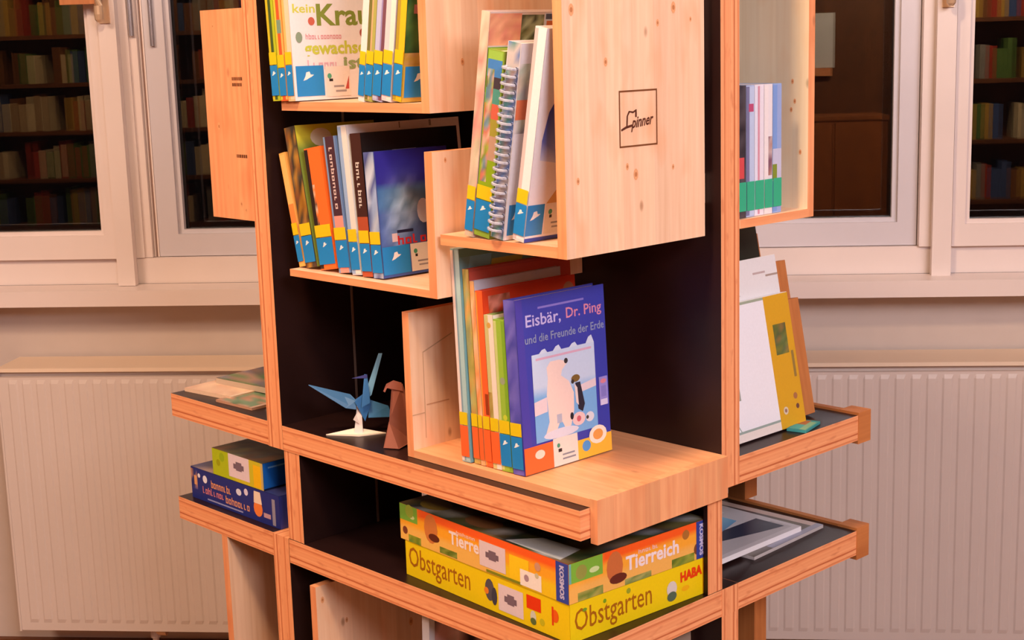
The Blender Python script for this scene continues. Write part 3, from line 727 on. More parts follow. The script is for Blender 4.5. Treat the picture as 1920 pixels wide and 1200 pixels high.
sb = book('spiral bound white notebook with a blue strip in the branded crate', 0.4995, wb, zB, 0.024, 0.250, 0.19, 10.0, (228, 220, 226), (220, 214, 220), mottled(41, [(100, 130, 190), (200, 190, 190), (140, 120, 130), (80, 140, 140)], 2, 18), b3c, group=gB, yel=False, lab=None, name='spiral_notebook', cat='notebook')
for k in range(22):
    z_ = 0.012 + k*0.0098
    b = MB(); n = 10
    b.tube([(0.011+0.0105*math.cos(2*math.pi*q/n), -0.003-0.009*math.sin(2*math.pi*q/n), z_+0.0012*q/n) for q in range(n+1)], 0.0019, 'coil', 5, cap=False)
    b.build('spiral_ring', sb, uwz=False, smooth=True)
def b4c(A, d, h):
    A.rect(0, d, 0, h, (236, 230, 236)); A.up()
    A.poly([(0.012, 0.105), (0.070, 0.095), (0.085, 0.20), (0.036, 0.192), (0.019, 0.165), (0.012, 0.13)], [(206, 210, 238), (190, 200, 236), (40, 50, 150), (40, 44, 130), (52, 66, 170), (90, 106, 196)])
    A.disc(0.034, 0.222, 0.008, (84, 84, 190)); A.poly([(0.036, 0.214), (0.044, 0.214), (0.044, 0.198), (0.038, 0.198)], (206, 90, 76))
    A.poly([(0.032, 0.048), (0.075, 0.048), (0.075, 0.095)], (206, 158, 96)); A.rect(0, 0.09, 0, 0.005, (50, 70, 170))
    lib_cover_label(A, 0.0, 0, 0.008, w=0.030)
book('tall white book with a blue drop on its cover, rightmost in the branded crate', 0.5405, wb, zB, 0.020, 0.268, 0.19, 11.0, (236, 230, 234), (238, 228, 230), vstripes((0, 0.3, (214, 190, 190)), (0.3, 1, (240, 232, 236))), b4c, group=gB)

# --- crate D (z = .018)
zD = 0.0118; wd_ = 0.255; ln = -2.6; gD = 'picture books in the low crate on the main shelf'
def d_cover(base, bands):
    def f(A, d, h):
        A.rect(0, d, 0, h, base); A.up()
        for b0, b1, c in bands: A.rect(0, d, h-b1, h-b0, c)
    return f
def d1c(A, d, h):
    A.rect(0, d, 0, h, (110, 160, 170)); A.up(); A.rect(0.0, d, h-0.012, h, (100, 150, 138)); A.poly([(0.02, h-0.012), (0.06, h-0.012), (0.05, h-0.05), (0.01, h-0.05)], (120, 184, 220)); A.poly([(0.06, h-0.02), (0.12, h-0.02), (0.1, h-0.06), (0.05, h-0.06)], (180, 184, 70))
u = 0.388
book('tall pale blue picture book, leftmost in the low crate', 0.3988, 0.259, zD, 0.0170, 0.297, 0.19, -1.9, (176, 200, 204), (150, 186, 190), vstripes((0, 0.30, (238, 214, 210)), (0.3, 0.5, (130, 160, 176)), (0.5, 1.0, (168, 200, 204))), d1c, group=gD, lab=ORL, lh=0.044, ylh=0.018)
u = 0.4195
book('olive yellow spined picture book with a red brown cover in the low crate', u, wd_, zD, 0.013, 0.270, 0.195, ln, (190, 84, 70), (176, 164, 80), mottled(14, [(176, 164, 86), (196, 170, 90), (206, 150, 80), (160, 160, 110)], 2, 16), d_cover((196, 84, 70), [(0, 0.004, (180, 76, 66))]), group=gD, lab=ORL, lh=0.044, yel=True)
u += 0.0135
book('picture book with a pale blue cover and peach spine in the low crate', u, wd_, zD, 0.009, 0.255, 0.165, ln, (196, 208, 228), (244, 176, 130), mottled(15, [(246, 190, 150), (240, 150, 90), (226, 180, 120)], 1, 14), d_cover((200, 210, 230), []), group=gD, lab=ORL, lh=0.044)
u += 0.0100
def d4c(A, d, h):
    A.rect(0, d, 0, h, (216, 68, 32)); A.up(); A.blur(0.01, 0.05, h-0.05, h-0.008, 5, 5, patch(51, [(176, 96, 66), (216, 70, 36), (150, 90, 60), (214, 130, 110)], 14)); A.disc(d-0.014, h-0.026, 0.013, (180, 120, 84), 0.018); A.disc(d-0.012, h-0.03, 0.005, (214, 190, 160))
book('red covered picture book with small brown animals in the low crate', u, wd_, zD, 0.014, 0.243, 0.178, ln, (216, 68, 32), (240, 100, 46), both(vstripes((0, 0.2, (236, 150, 60)), (0.2, 1.0, (240, 100, 48))), lambda A, t, h: A.rect(t*0.5, t*0.95, h*0.30, h*0.42, (150, 60, 26))), d4c, group=gD, lab=ORL, lh=0.044)
u += 0.0148
def d5s(A, t, h):
    A.rect(0, t*0.45, 0, h, (200, 190, 130)); A.rect(t*0.45, t, 0, h, (238, 218, 206)); A.up(); A.disc(t*0.5, h-0.014, 0.004, (206, 160, 80)); A.blur(0, t*0.4, h*0.1, h*0.5, 1, 8, patch(17, [(190, 180, 110), (150, 110, 50), (176, 150, 80)]))
book('cream spined picture book in the low crate', u, wd_, zD, 0.017, 0.212, 0.15, ln, (150, 180, 110), (238, 220, 206), d5s, d_cover((236, 224, 220), [(0.006, 0.03, (150, 184, 116))]), group=gD, lab=ORL, lh=0.044)
u += 0.0175
book('picture book with a lime green spine beside the polar bear book', u, wd_, zD, 0.021, 0.208, 0.15, ln, (140, 180, 60), (146, 184, 60), both(vstripes((0, 0.25, (196, 206, 130)), (0.25, 0.7, (150, 186, 62)), (0.7, 1, (124, 168, 44))), lambda A, t, h: (A.disc(t*0.55, h*0.60, 0.005, (150, 160, 130)), A.disc(t*0.6, h*0.36, 0.004, (196, 206, 60)))), None, group=gD, lab=BLUE, lh=0.044)
u += 0.0248
def eis(A, d, h):
    X = lambda f: f*d
    Y = lambda f: f*h
    A.rect(0, d, 0, h, (62, 66, 170)); A.up()
    A.poly([(0, 0), (X(.10), 0), (X(.07), h), (0, h)], (74, 66, 168))
    A.rect(X(.24), X(.76), Y(.930), Y(.942), (134, 122, 206))
    A.text('Eisbär,', X(.10), X(.49), Y(.825), Y(.905), (196, 186, 236), bold=0.012)
    A.text('Dr. Ping', X(.55), X(.96), Y(.825), Y(.905), (216, 138, 168), bold=0.012)
    A.text('und die Freunde der Erde', X(.08), X(.98), Y(.742), Y(.79), (140, 150, 186), bold=0.012)
    pa0, pa1, pb0, pb1 = .14, .85, .165, .69
    A.up()
    px = lambda f: X(pa0+(pa1-pa0)*f); py = lambda f: Y(pb0+(pb1-pb0)*f)
    A.blur(px(0), px(1), py(0), py(.97), 3, 8, lambda x, y: (196, 212, 238) if y > 0.62 else ((208, 206, 224) if y > 0.5 else (122, 176, 230)))
    for c, w_, hh in ((.18, .07, .05), (.40, .07, .06), (.66, .07, .05), (.93, .07, .09)):
        A.poly([(px(c-w_), py(.965)), (px(min(1, c+w_)), py(.965)), (px(min(1, c+0.03)), py(.965+hh)), (px(c-0.02), py(.965+hh*0.8))], (206, 218, 240))
    A.rect(px(.06), px(.95), py(.90), py(.925), (212, 170, 196)); A.up()
    A.poly([(px(.72), py(.52)), (px(1), py(.56)), (px(1), py(.47)), (px(.75), py(.44))], (226, 208, 216)); A.poly([(px(0), py(.45)), (px(.2), py(.48)), (px(.2), py(.32)), (px(0), py(.30))], (226, 208, 216))
    BR = (238, 212, 204); A.up()
    A.poly([(px(.22), py(.80)), (px(.28), py(.86)), (px(.42), py(.86)), (px(.52), py(.83)), (px(.54), py(.80)), (px(.46), py(.74)), (px(.44), py(.68)), (px(.56), py(.60)), (px(.63), py(.46)), (px(.62), py(.26)), (px(.56), py(.10)), (px(.48), py(.06)), (px(.44), py(.14)), (px(.40), py(.20)), (px(.34), py(.10)), (px(.20), py(.04)), (px(.15), py(.06)), (px(.22), py(.20)), (px(.20), py(.50)), (px(.23), py(.68))], BR)
    A.rect(px(.34), px(.42), py(.16), py(.26), (176, 180, 200)); A.disc(px(.53), py(.83), X(.022), (56, 52, 56)); A.disc(px(.40), py(.05), X(.20), (214, 214, 230), Y(.028)); A.up()
    A.poly([(px(.66), py(.56)), (px(.74), py(.56)), (px(.80), py(.30)), (px(.76), py(.22)), (px(.69), py(.26))], (46, 42, 58)); A.disc(px(.67), py(.61), X(.05), (124, 96, 50), Y(.022)); A.disc(px(.62), py(.58), X(.018), (60, 50, 50)); A.poly([(px(.645), py(.56)), (px(.69), py(.50)), (px(.70), py(.30)), (px(.66), py(.34))], (232, 214, 210)); A.up()
    A.disc(px(.69), py(.15), X(.075), (234, 200, 200), Y(.04)); A.disc(px(.69), py(.15), X(.025), (206, 100, 116)); A.disc(px(.58), py(.20), X(.02), (40, 40, 50), Y(.022)); A.disc(px(.87), py(.14), X(.05), (220, 220, 230), Y(.03)); A.disc(px(.83), py(.14), X(.016), (60, 60, 60))
    A.rect(X(.885), X(.985), Y(.285), Y(.455), (150, 140, 214)); A.up(); A.rect(X(.895), X(.975), Y(.285), Y(.32), (214, 206, 238)); A.disc(X(.935), Y(.428), X(.035), (214, 130, 150), Y(.014)); A.rect(X(.905), X(.965), Y(.335), Y(.40), (132, 124, 200))
    A.up(); A.rect(0, X(.32), 0, Y(.155), ORL); A.rect(X(.32), X(.60), Y(.0), Y(.165), (224, 216, 208)); A.rect(X(.60), d, 0, Y(.115), (250, 186, 60)); A.up()
    A.disc(X(.17), Y(.10), X(.055), (244, 216, 200), Y(.026)); A.disc(X(.70), Y(.07), X(.05), (84, 150, 214), Y(.033)); A.disc(X(.84), Y(.12), X(.105), (246, 232, 214), Y(.055))
    A.disc(X(.38), Y(.12), X(.018), (70, 150, 120)); A.rect(X(.375), X(.415), Y(.08), Y(.10), (40, 36, 40)); A.rect(X(.42), X(.56), Y(.055), Y(.065), (130, 136, 150)); A.rect(X(.42), X(.57), Y(.03), Y(.04), (130, 136, 150)); A.up(); A.disc(X(.84), Y(.12), X(.06), (236, 160, 80), Y(.032))
book('blue picture book with a polar bear and a penguin on its cover', u-0.003, wd_, zD, 0.022, 0.236, 0.170, ln, (62, 66, 170), (84, 80, 178), mottled(18, [(84, 80, 180), (94, 90, 190), (74, 74, 170), (110, 104, 196)], 2, 16, 6), eis, group=gD, lab=BLUE, lh=0.044)

# --- crate E: slim books, spines toward the right front
zE = 0.3345; w0 = -0.0445; gE = 'slim books in the right crate'
E_ = [('dark grey slim book with a red base, leftmost in the right crate', 0.020, (64, 56, 66), both(mottled(61, [(66, 58, 66), (80, 70, 78), (54, 50, 62)], 2, 12), lambda A, t, h: A.rect(0, t*0.8, h*0.30, h*0.46, (214, 76, 80)))),
      ('pale blue slim book second in the right crate', 0.018, (176, 190, 226), both(vstripes((0, 0.4, (120, 120, 160)), (0.4, 1, (190, 204, 234))), lambda A, t, h: A.rect(t*0.3, t*0.9, h*0.80, h*0.86, (190, 80, 120)))),
      ('white slim book with a red stripe in the right crate', 0.021, (232, 224, 236), vstripes((0.35, 0.55, (214, 150, 170)), (0.0, 0.3, (226, 226, 244)))),
      ('white slim book with brown pictures in the right crate', 0.019, (232, 224, 230), both(vstripes((0, 0.5, (238, 228, 230))), lambda A, t, h: A.blur(t*0.5, t*0.95, h*0.3, h*0.6, 1, 5, patch(8, [(170, 120, 110), (196, 170, 170), (140, 100, 120)])))),
      ('light blue slim book, rightmost in the right crate', 0.020, (150, 176, 226), both(vstripes((0, 0.5, (124, 158, 220)), (0.5, 1, (150, 170, 220))), lambda A, t, h: (A.rect(0, t, h*0.25, h*0.5, (196, 196, 222)), A.rect(0, t*0.5, h*0.26, h*0.38, (130, 146, 50)))))]
for lb, t, c, fa in E_:
    book(lb, 0.640, w0, zE, t, 0.180, 0.17, 0, c, c, fa, None, group=gE, axis='E', yel=False, lab=(52, 176, 134), lz=0.009, lh=0.040)
    w0 -= t + 0.0007

# --- book rack and display books on the right shelf
LT = math.degrees(math.atan(0.036/0.19))
def slab(name, label, cat, u, w0, w1, h, t, parent=None, art=None, color=(236, 232, 238), mat=None, z=0.001, edge=(230, 224, 224)):
    """flat thing leaning back (top toward -u); its face looks toward +u; width runs along -w"""
    o = thing(name, label, cat, P(u, w0, z), ry=-RAD(LT)) if parent is None else parent
    return o
rack = thing('book_rack', 'brown stained display rack of leaning boards behind the books on the right shelf', 'rack', P(0.598, -0.06, 0.0005), ry=-RAD(LT))
for off, h, wr in ((0.0, 0.185, 0.236), (0.0125, 0.245, 0.234), (0.042, 0.292, 0.214)):
    b = MB(); b.box(-off-0.012, -off, 0.0, wr, 0.0045 + (off*0.19), h, 'stain', 'z'); b.build('leaning_board', rack, uwz=False)
b = MB(); b.box(-0.065, -0.0425+0.0, 0.0, 0.212, 0.014, 0.03, 'stain', 'y'); b.build('foot_board', rack, uwz=False)
def leanbook(label, cat, name, u, w0, w1, h, t, color, art, z=0.001):
    o = thing(name, label, cat, P(u, w0, z+t*0.19), ry=-RAD(LT))
    d = w0-w1
    b = MB(); b.box(-t, 0, 0, d, 0, h, 'print', color=lin(color)); cv = b.build('cover', o, uwz=False)
    b = MB(); b.box(-t+0.001, -0.001, 0.001, d+0.0005, 0.002, h+0.0005, 'matt', color=lin((236, 230, 222))); b.build('page_block', o, uwz=False)
    A = Art(); art(A, d, h); A.put('cover_print', cv, lambda a, bb, dd: (dd, a, bb))
    return o
def pos1(A, d, h):
    A.rect(0, d, 0, h, (238, 236, 244)); A.up(); yb = d-0.061
    A.rect(0, yb, 0, 0.012, (232, 220, 214)); A.rect(0, yb, 0.012, 0.0155, (150, 166, 160)); A.rect(0, yb, h-0.004, h, (160, 170, 150))
    A.rect(yb, d, 0, h, (216, 162, 34)); A.up()
    A.blur(yb+0.014, yb+0.045, h*0.55, h*0.78, 3, 6, patch(71, [(96, 110, 60), (120, 120, 50), (84, 96, 60), (140, 110, 60)], 12))
    A.rect(d-0.012, d-0.006, h*0.36, h*0.56, (150, 120, 60)); A.disc(yb+0.016, h*0.13, 0.006, (214, 196, 170)); A.disc(yb+0.016, h*0.13, 0.003, (150, 110, 100)); A.disc(yb+0.044, h*0.22, 0.005, (170, 110, 70)); A.disc(yb+0.046, h*0.14, 0.004, (110, 70, 60))
    A.poly([(0.03, h*0.52), (0.045, h*0.40), (0.045, h*0.30), (0.03, h*0.30)], (150, 156, 150)); A.poly([(0.02, h*0.2), (0.035, 0.0155), (0.037, 0.0155), (0.022, h*0.2)], (150, 170, 160))
leanbook('white book with a broad yellow side strip leaning on the right shelf', 'book', 'display_book', 0.616, -0.055, -0.2455, 0.200, 0.010, (236, 232, 238), pos1)
def pos2(A, d, h):
    A.rect(0, d, 0, h, (230, 226, 228)); A.up(); A.rect(d-0.06, d-0.03, h-0.024, h-0.021, (190, 170, 170)); A.rect(0.0, 0.09, h-0.052, h-0.05, (200, 196, 196)); A.rect(d-0.03, d, h-0.03, h-0.027, (170, 150, 140))
leanbook('white magazine standing taller behind the yellow striped book', 'magazine', 'magazine', 0.603, -0.06, -0.2465, 0.257, 0.003, (232, 228, 230), pos2, z=0.0012)
def pos3(A, d, h): A.blur(0, d, 0, h, 4, 8, patch(77, [(44, 46, 36), (52, 52, 40), (36, 38, 32)], 6))
leanbook('dark green book at the back of the rack on the right shelf', 'book', 'display_book', 0.598-0.0275, -0.06, -0.250, 0.305, 0.012, (44, 46, 36), pos3, z=0.006)
o = thing('leaflet', 'small teal leaflet lying at the foot of the yellow striped book', 'leaflet', P(0.632, -0.215, 0.0005), rz=0.25)
b = MB(); b.box(-0.018, 0.012, -0.02, 0.04, 0, 0.004, 'matt', color=lin((60, 150, 150))); lf = b.build('sheet', o, uwz=False)
A = Art(); A.rect(-0.016, 0.0, -0.018, 0.01, (70, 168, 168)); A.rect(0.0, 0.010, -0.018, 0.03, (130, 176, 140)); A.rect(-0.016, 0.0, 0.01, 0.035, (170, 110, 70)); A.put('sheet_print', lf, lambda a, bb, d: (a, bb, 0.004+d), 'matt')

# --- magazines on the lower right shelf
def flatmag(name, label, cat, u, w, z, rz, du, dw, t, color, art, group=None):
    o = thing(name, label, cat, P(u, w, z+0.0003), rz=rz, group=group)
    b = MB(); b.box(-du, 0, 0, dw, 0, t, 'matt', color=lin(color)); pg = b.build('page_block', o, uwz=False)
    A = Art(); art(A, du, dw); A.put('cover_print', pg, lambda a, bb, d: (-a, bb, t+d))
    return o
def mg1(A, du, dw):       # a = back from the front edge, b = along -w
    A.rect(0, du, 0, dw, (206, 200, 206)); A.up(); A.rect(0.010, 0.05, 0.0, dw-0.01, (186, 180, 186))
    A.poly([(0.045, 0.0), (0.05, 0.07), (0.03, 0.15), (0.02, 0.2), (0.075, 0.2), (0.08, 0.0)], (40, 52, 76)); A.up(); A.poly([(0.07, 0.0), (0.06, 0.06), (0.09, 0.17), (0.13, 0.17), (0.13, 0.0)], [(66, 100, 150), (60, 96, 150), (110, 170, 214), (150, 206, 230), (110, 160, 200)]); A.rect(0.13, 0.14, 0.0, 0.19, (224, 224, 232))
flatmag('magazine', 'blue and white magazine lying on the lower right shelf', 'magazine', 0.594, -0.05, Z2+0.0054, 0.0, 0.17, 0.216, 0.008, (232, 226, 230), mg1)
def mg2(A, du, dw):
    A.blur(0, du, 0, dw, 6, 6, patch(81, [(84, 74, 76), (96, 88, 86), (76, 70, 76), (104, 94, 84)], 10)); A.up(); A.rect(0.0, du, dw-0.016, dw, (200, 176, 168)); A.rect(0.0, 0.012, 0.05, dw, (150, 150, 170))
flatmag('magazine', 'dark grey magazine lying toward the far end of the lower right shelf', 'magazine', 0.610, -0.125, Z2, 0.045, 0.29, 0.190, 0.005, (190, 180, 180), mg2)

# --- leaflets on the upper left shelf
def leafart(seed, cols, edge):
    def f(A, du, dw):
        A.blur(0, du, 0, dw, 6, 7, patch(seed, cols, 14)); A.up(); A.rect(0.0, 0.008, 0, dw, edge)
    return f
flatmag('leaflet', 'cream coloured leaflet at the left end of the upper left shelf', 'leaflet', -0.205, 0.245, 0.0, 0.12, 0.125, 0.16, 0.006, (226, 190, 160), leafart(91, [(226, 186, 160), (214, 170, 144), (236, 200, 170)], (240, 214, 190)))
flatmag('leaflet', 'orange and teal leaflet in front of the post on the upper left shelf', 'leaflet', -0.118, 0.262, 0.0, 0.05, 0.10, 0.075, 0.004, (190, 140, 110), leafart(92, [(190, 140, 116), (110, 140, 110), (200, 150, 130), (84, 120, 84)], (206, 170, 150)))
flatmag('leaflet', 'green and brown picture leaflet on a pile on the upper left shelf', 'leaflet', -0.115, 0.185, 0.006, 0.1, 0.20, 0.115, 0.010, (190, 170, 150), leafart(93, [(120, 100, 90), (96, 130, 70), (170, 130, 110), (120, 110, 130), (70, 110, 50)], (130, 110, 130)))
flatmag('leaflet', 'orange edged leaflet beneath the green picture leaflet on the upper left shelf', 'leaflet', -0.10, 0.182, 0.0, 0.02, 0.085, 0.10, 0.005, (236, 160, 80), leafart(94, [(236, 160, 80), (90, 140, 120)], (100, 150, 130)))

# ------------------------------------------------------------------ game boxes
def gamebox(name, label, u1, w1, z, du, dw, h, color, front, right, topart=None, lid=None, rz=0, group=None, lid_color=None):
    """near corner at (u1, w1): left face looks +w, right face looks +u"""
    o = thing(name, label, 'game', P(u1, w1, z+0.0004), rz=rz, group=group)
    lh = lid or 0.6
    b = MB(); b.box(-du+0.002, -0.002, 0.002, dw-0.002, 0, h-0.002, 'print', color=lin(color)); b.build('tray', o, uwz=False)
    b = MB(); hz = 0.0 if lid is None else h*(1-lh)
    c = lin(lid_color or color)
    b.box(-du, 0, 0, 0.0019, hz, h, 'print', color=c); b.box(-du, 0, dw-0.0019, dw, hz, h, 'print', color=c)
    b.box(-0.0019, 0, 0.0019, dw-0.0019, hz, h, 'print', color=c); b.box(-du, -du+0.0019, 0.0019, dw-0.0019, hz, h, 'print', color=c)
    b.box(-du, 0, 0, dw, h-0.0019, h, 'print', color=c)
    ld = b.build('lid', o, uwz=False)
    A = Art(); front(A, du, h); A.put('front_print', ld, lambda a, bb, d: (a-du, -d, bb))
    A = Art(); right(A, dw, h); A.put('side_print', ld, lambda a, bb, d: (d, a, bb))
    if topart:
        A = Art(); topart(A, du, dw); A.put('top_print', ld, lambda a, bb, d: (a-du, bb, h+d))
    return o
YB = (238, 206, 16); BRN = (166, 98, 14)
def price(A, a, b, w=0.042, h=0.036):
    A.rect(a, a+w, b, b+h, (226, 206, 212)); A.up(); A.rect(a+w*.24, a+w*.74, b+h*.40, b+h*.62, (116, 96, 110)); A.rect(a+w*.36, a+w*.64, b+h*.34, b+h*.72, (120, 100, 114)); A.layer -= 1
def yf(A, d, h):
    A.rect(0, d, 0, h, YB); A.up()
    A.text('Obstgarten', 0.008, 0.152, 0.006, 0.046, BRN, bold=0.004)
    A.disc(0.195, h*0.55, 0.010, (84, 80, 90), 0.016); A.disc(0.188, h*0.50, 0.005, (230, 130, 40)); A.disc(0.205, h*0.42, 0.006, (60, 60, 76), 0.013)
    price(A, 0.214, 0.006, 0.052, 0.038)
    A.rect(0.273, 0.302, 0.026, 0.045, (226, 56, 14)); A.disc(0.286, 0.016, 0.006, (206, 206, 190), 0.009); A.disc(0.286, 0.010, 0.006, (90, 110, 60), 0.005); A.disc(0.304, 0.014, 0.005, (196, 186, 30))
    A.disc(0.330, 0.030, 0.007, (232, 96, 20), 0.009); A.rect(0.3235, 0.327, 0.016, 0.042, (222, 60, 16))
def yr(A, d, h):
    A.rect(0, d, 0, h, YB); A.up()
    A.text('Obstgarten', 0.008, 0.150, 0.004, 0.044, BRN, bold=0.004)
    A.disc(0.026, 0.040, 0.004, (110, 150, 40), 0.0025); A.disc(0.062, 0.042, 0.003, (120, 160, 30)); A.disc(0.106, 0.044, 0.004, (150, 160, 40))
    A.text('HABA', 0.206, 0.250, 0.028, 0.043, (226, 62, 14), bold=0.06, skew=0.002)
    A.disc(0.189, 0.024, 0.010, (216, 206, 200), 0.011); A.disc(0.189, 0.013, 0.0095, (84, 104, 84), 0.007); A.disc(0.216, 0.018, 0.008, (238, 176, 20), 0.004)
def ytop(A, du, dw): A.rect(0, du, 0, dw, (238, 206, 16))
yb = gamebox('board_game', 'yellow fruit orchard board game box, lower of the two on the second shelf', 0.622, 0.281, Z2, 0.358, 0.266, 0.053, YB, yf, yr, ytop, rz=RAD(-3.5))
def tf(A, d, h):
    A.blur(0, d, 0, h, 14, 6, lambda x, y: (244, 96, 34) if (y > 0.78 and x > 0.12) else ((246, 168, 40) if y > 0.45 else ((240, 186, 90) if x < .6 else (240, 200, 30))))
    A.up(); A.rect(0.0, 0.043, h*0.56, h, (120, 176, 60)); A.disc(0.030, h*0.70, 0.006, (206, 220, 150), 0.003); A.disc(0.024, h*0.85, 0.010, (150, 170, 60))
    A.disc(0.075, h*0.58, 0.016, (206, 122, 60), 0.022); A.disc(0.082, h*0.36, 0.013, (96, 40, 24), 0.006); A.disc(0.012, h*0.28, 0.006, (120, 60, 40)); A.blur(0.02, 0.05, 0.0, h*0.2, 4, 2, patch(101, [(120, 140, 40), (150, 160, 50), (90, 130, 50)])); A.blur(0.095, 0.135, h*0.03, h*0.2, 4, 2, patch(102, [(100, 120, 40), (140, 150, 60)]))
    A.up(); A.scribble(0.135, 0.178, h*0.70, h*0.80, (240, 200, 190), 6, 9); A.text('Tierreich', 0.118, 0.214, h*0.38, h*0.74, (242, 226, 226), bold=0.03)
    A.rect(0.20, 0.275, h*0.02, h*0.09, (130, 136, 30)); price(A, 0.186, h*0.14, 0.056, 0.036)
    A.rect(0.25, 0.29, h*0.10, h*0.72, (248, 206, 30)); A.rect(0.272, 0.315, 0.002, h*0.45, (244, 234, 226)); A.up(); A.disc(0.285, h*0.26, 0.005, (170, 140, 150)); A.disc(0.306, h*0.42, 0.004, (206, 196, 160)); A.disc(0.308, h*0.66, 0.006, (206, 150, 120))
    A.rect(d-0.024, d, 0, h, (50, 70, 160)); A.up(); A.text('KOSMOS', d-0.017, d-0.008, h*0.08, h*0.92, (196, 190, 226), bold=0.05, rot=-90)
def tr(A, d, h):
    A.blur(0, d, 0, h, 12, 6, lambda x, y: (244, 92, 30) if (y > 0.74 and x > 0.24) else ((246, 168, 52) if y > 0.45 else (240, 180, 90)))
    A.up(); A.rect(0.0, 0.060, h*0.50, h, (122, 178, 60)); A.disc(0.045, h*0.68, 0.009, (206, 224, 160), 0.004); A.disc(0.022, h*0.72, 0.010, (150, 150, 70)); A.rect(0, 0.004, h*0.5, h, (110, 170, 170))
    A.disc(0.082, h*0.55, 0.015, (200, 110, 60), 0.022); A.disc(0.088, h*0.24, 0.016, (100, 40, 30), 0.007); A.blur(0.015, 0.06, 0.0, h*0.22, 5, 2, patch(103, [(120, 140, 60), (96, 130, 50), (170, 160, 80)])); A.blur(0.10, 0.15, 0, h*0.15, 5, 2, patch(104, [(120, 136, 70), (160, 160, 90)])); A.blur(0.19, 0.235, 0.0, h*0.22, 4, 2, patch(105, [(96, 120, 40), (140, 150, 50)])); A.disc(0.240, h*0.28, 0.006, (120, 70, 40), 0.008); A.disc(0.218, h*0.76, 0.007, (170, 110, 50))
    A.up(); A.scribble(0.126, 0.166, h*0.68, h*0.79, (232, 190, 190), 6, 10); A.text('Tierreich', 0.102, 0.204, h*0.34, h*0.72, (240, 222, 226), bold=0.03)
    A.rect(d-0.022, d, 0, h, (50, 66, 150)); A.up(); A.text('KOSMOS', d-0.016, d-0.007, h*0.08, h*0.92, (196, 190, 226), bold=0.05, rot=-90)
def ttop(A, du, dw):
    A.blur(0, du, 0, dw, 14, 10, patch(110, [(96, 90, 50), (60, 70, 40), (130, 110, 90), (60, 56, 60), (150, 150, 150), (40, 50, 36), (110, 86, 50), (170, 170, 176)], 10)); A.up()
    A.poly([(du-0.13, 0.004), (du-0.02, 0.004), (du-0.03, 0.05), (du-0.10, 0.045)], (176, 180, 186)); A.disc(0.05, 0.03, 0.03, (130, 110, 40), 0.02); A.disc(0.16, 0.03, 0.035, (130, 90, 60), 0.02)
gamebox('board_game', 'orange animal kingdom board game box, upper of the two on the second shelf', 0.6225, 0.282, Z2+0.0537, 0.368, 0.261, 0.0545, (240, 150, 50), tf, tr, ttop, rz=RAD(-3.5))

def blf(A, d, h):
    A.rect(0, d, 0, h, (34, 46, 122)); A.up(); A.blur(0.0, 0.02, h*0.3, h*0.95, 2, 3, patch(120, [(40, 50, 110), (196, 140, 110), (50, 60, 130)]))
    A.scribble(0.064, 0.128, h*0.52, h*0.76, (222, 150, 96), 8, 7); A.scribble(0.036, 0.105, h*0.26, h*0.48, (214, 124, 128), 8, 8); A.scribble(0.108, 0.182, h*0.20, h*0.44, (222, 150, 110), 8, 12)
    A.disc(0.026, h*0.78, 0.004, (230, 226, 236)); A.disc(0.045, h*0.72, 0.007, (230, 226, 236)); A.disc(0.150, h*0.70, 0.008, (220, 220, 236), 0.006); A.disc(0.172, h*0.78, 0.006, (220, 210, 232))
    A.disc(0.206, h*0.40, 0.013, (238, 128, 60), 0.014); A.poly([(0.194, h*0.55), (0.218, h*0.55), (0.214, h*0.92), (0.196, h*0.92)], (240, 214, 190)); A.rect(0.222, 0.242, h*0.20, h*0.34, (190, 150, 160)); A.rect(0.05, 0.16, h*0.08, h*0.13, (150, 150, 196))
    A.up(); A.rect(0.010, 0.018, h*0.45, h*0.75, (222, 160, 110)); A.rect(0.247, 0.256, h*0.05, h*0.85, (146, 140, 160))
def blr(A, d, h):
    A.rect(0, d, 0, h, (50, 62, 150)); A.up(); A.disc(0.030, h*0.60, 0.011, (226, 222, 236), 0.008); A.rect(0.02, 0.045, h*0.68, h*0.76, (226, 222, 236))
gamebox('board_game', 'dark blue game box with a rabbit and orange lettering on the lower left shelf', -0.045-0.001, 0.268, Z2, 0.268, 0.19, 0.056, (34, 46, 122), blf, blr, lambda A, a, b: A.blur(0, a, 0, b, 6, 5, patch(121, [(60, 60, 100), (150, 120, 110), (50, 56, 110)])))
def grf(A, d, h):
    A.blur(0, d, 0, h, 6, 3, lambda x, y: (176, 190, 24) if x < 0.45 else (206, 190, 40)); A.up(); price(A, 0.050, 0.006, 0.062, 0.040); A.up(); A.rect(0.124, d-0.006, 0.002, h*0.86, (240, 186, 20)); A.disc(0.030, h*0.75, 0.008, (150, 176, 20)); A.disc(0.018, h*0.5, 0.006, (156, 160, 10)); A.rect(d-0.006, d, 0, h, (196, 170, 110))
def grr(A, d, h):
    A.rect(0, d, 0, h, (24, 96, 190)); A.up(); A.rect(0.01, d-0.01, h*0.78, h*0.84, (110, 170, 226)); A.rect(0.0, d, 0, h*0.06, (12, 24, 60))
gamebox('board_game', 'small lime green game box with a blue end, on top of the dark blue box', -0.088, 0.268, Z2+0.0567, 0.152, 0.135, 0.046, (170, 186, 30), grf, grr, lambda A, a, b: A.blur(0, a, 0, b, 8, 7, patch(122, [(110, 100, 60), (90, 84, 60), (120, 80, 50), (76, 76, 70), (100, 70, 50), (110, 110, 80)], 12)))

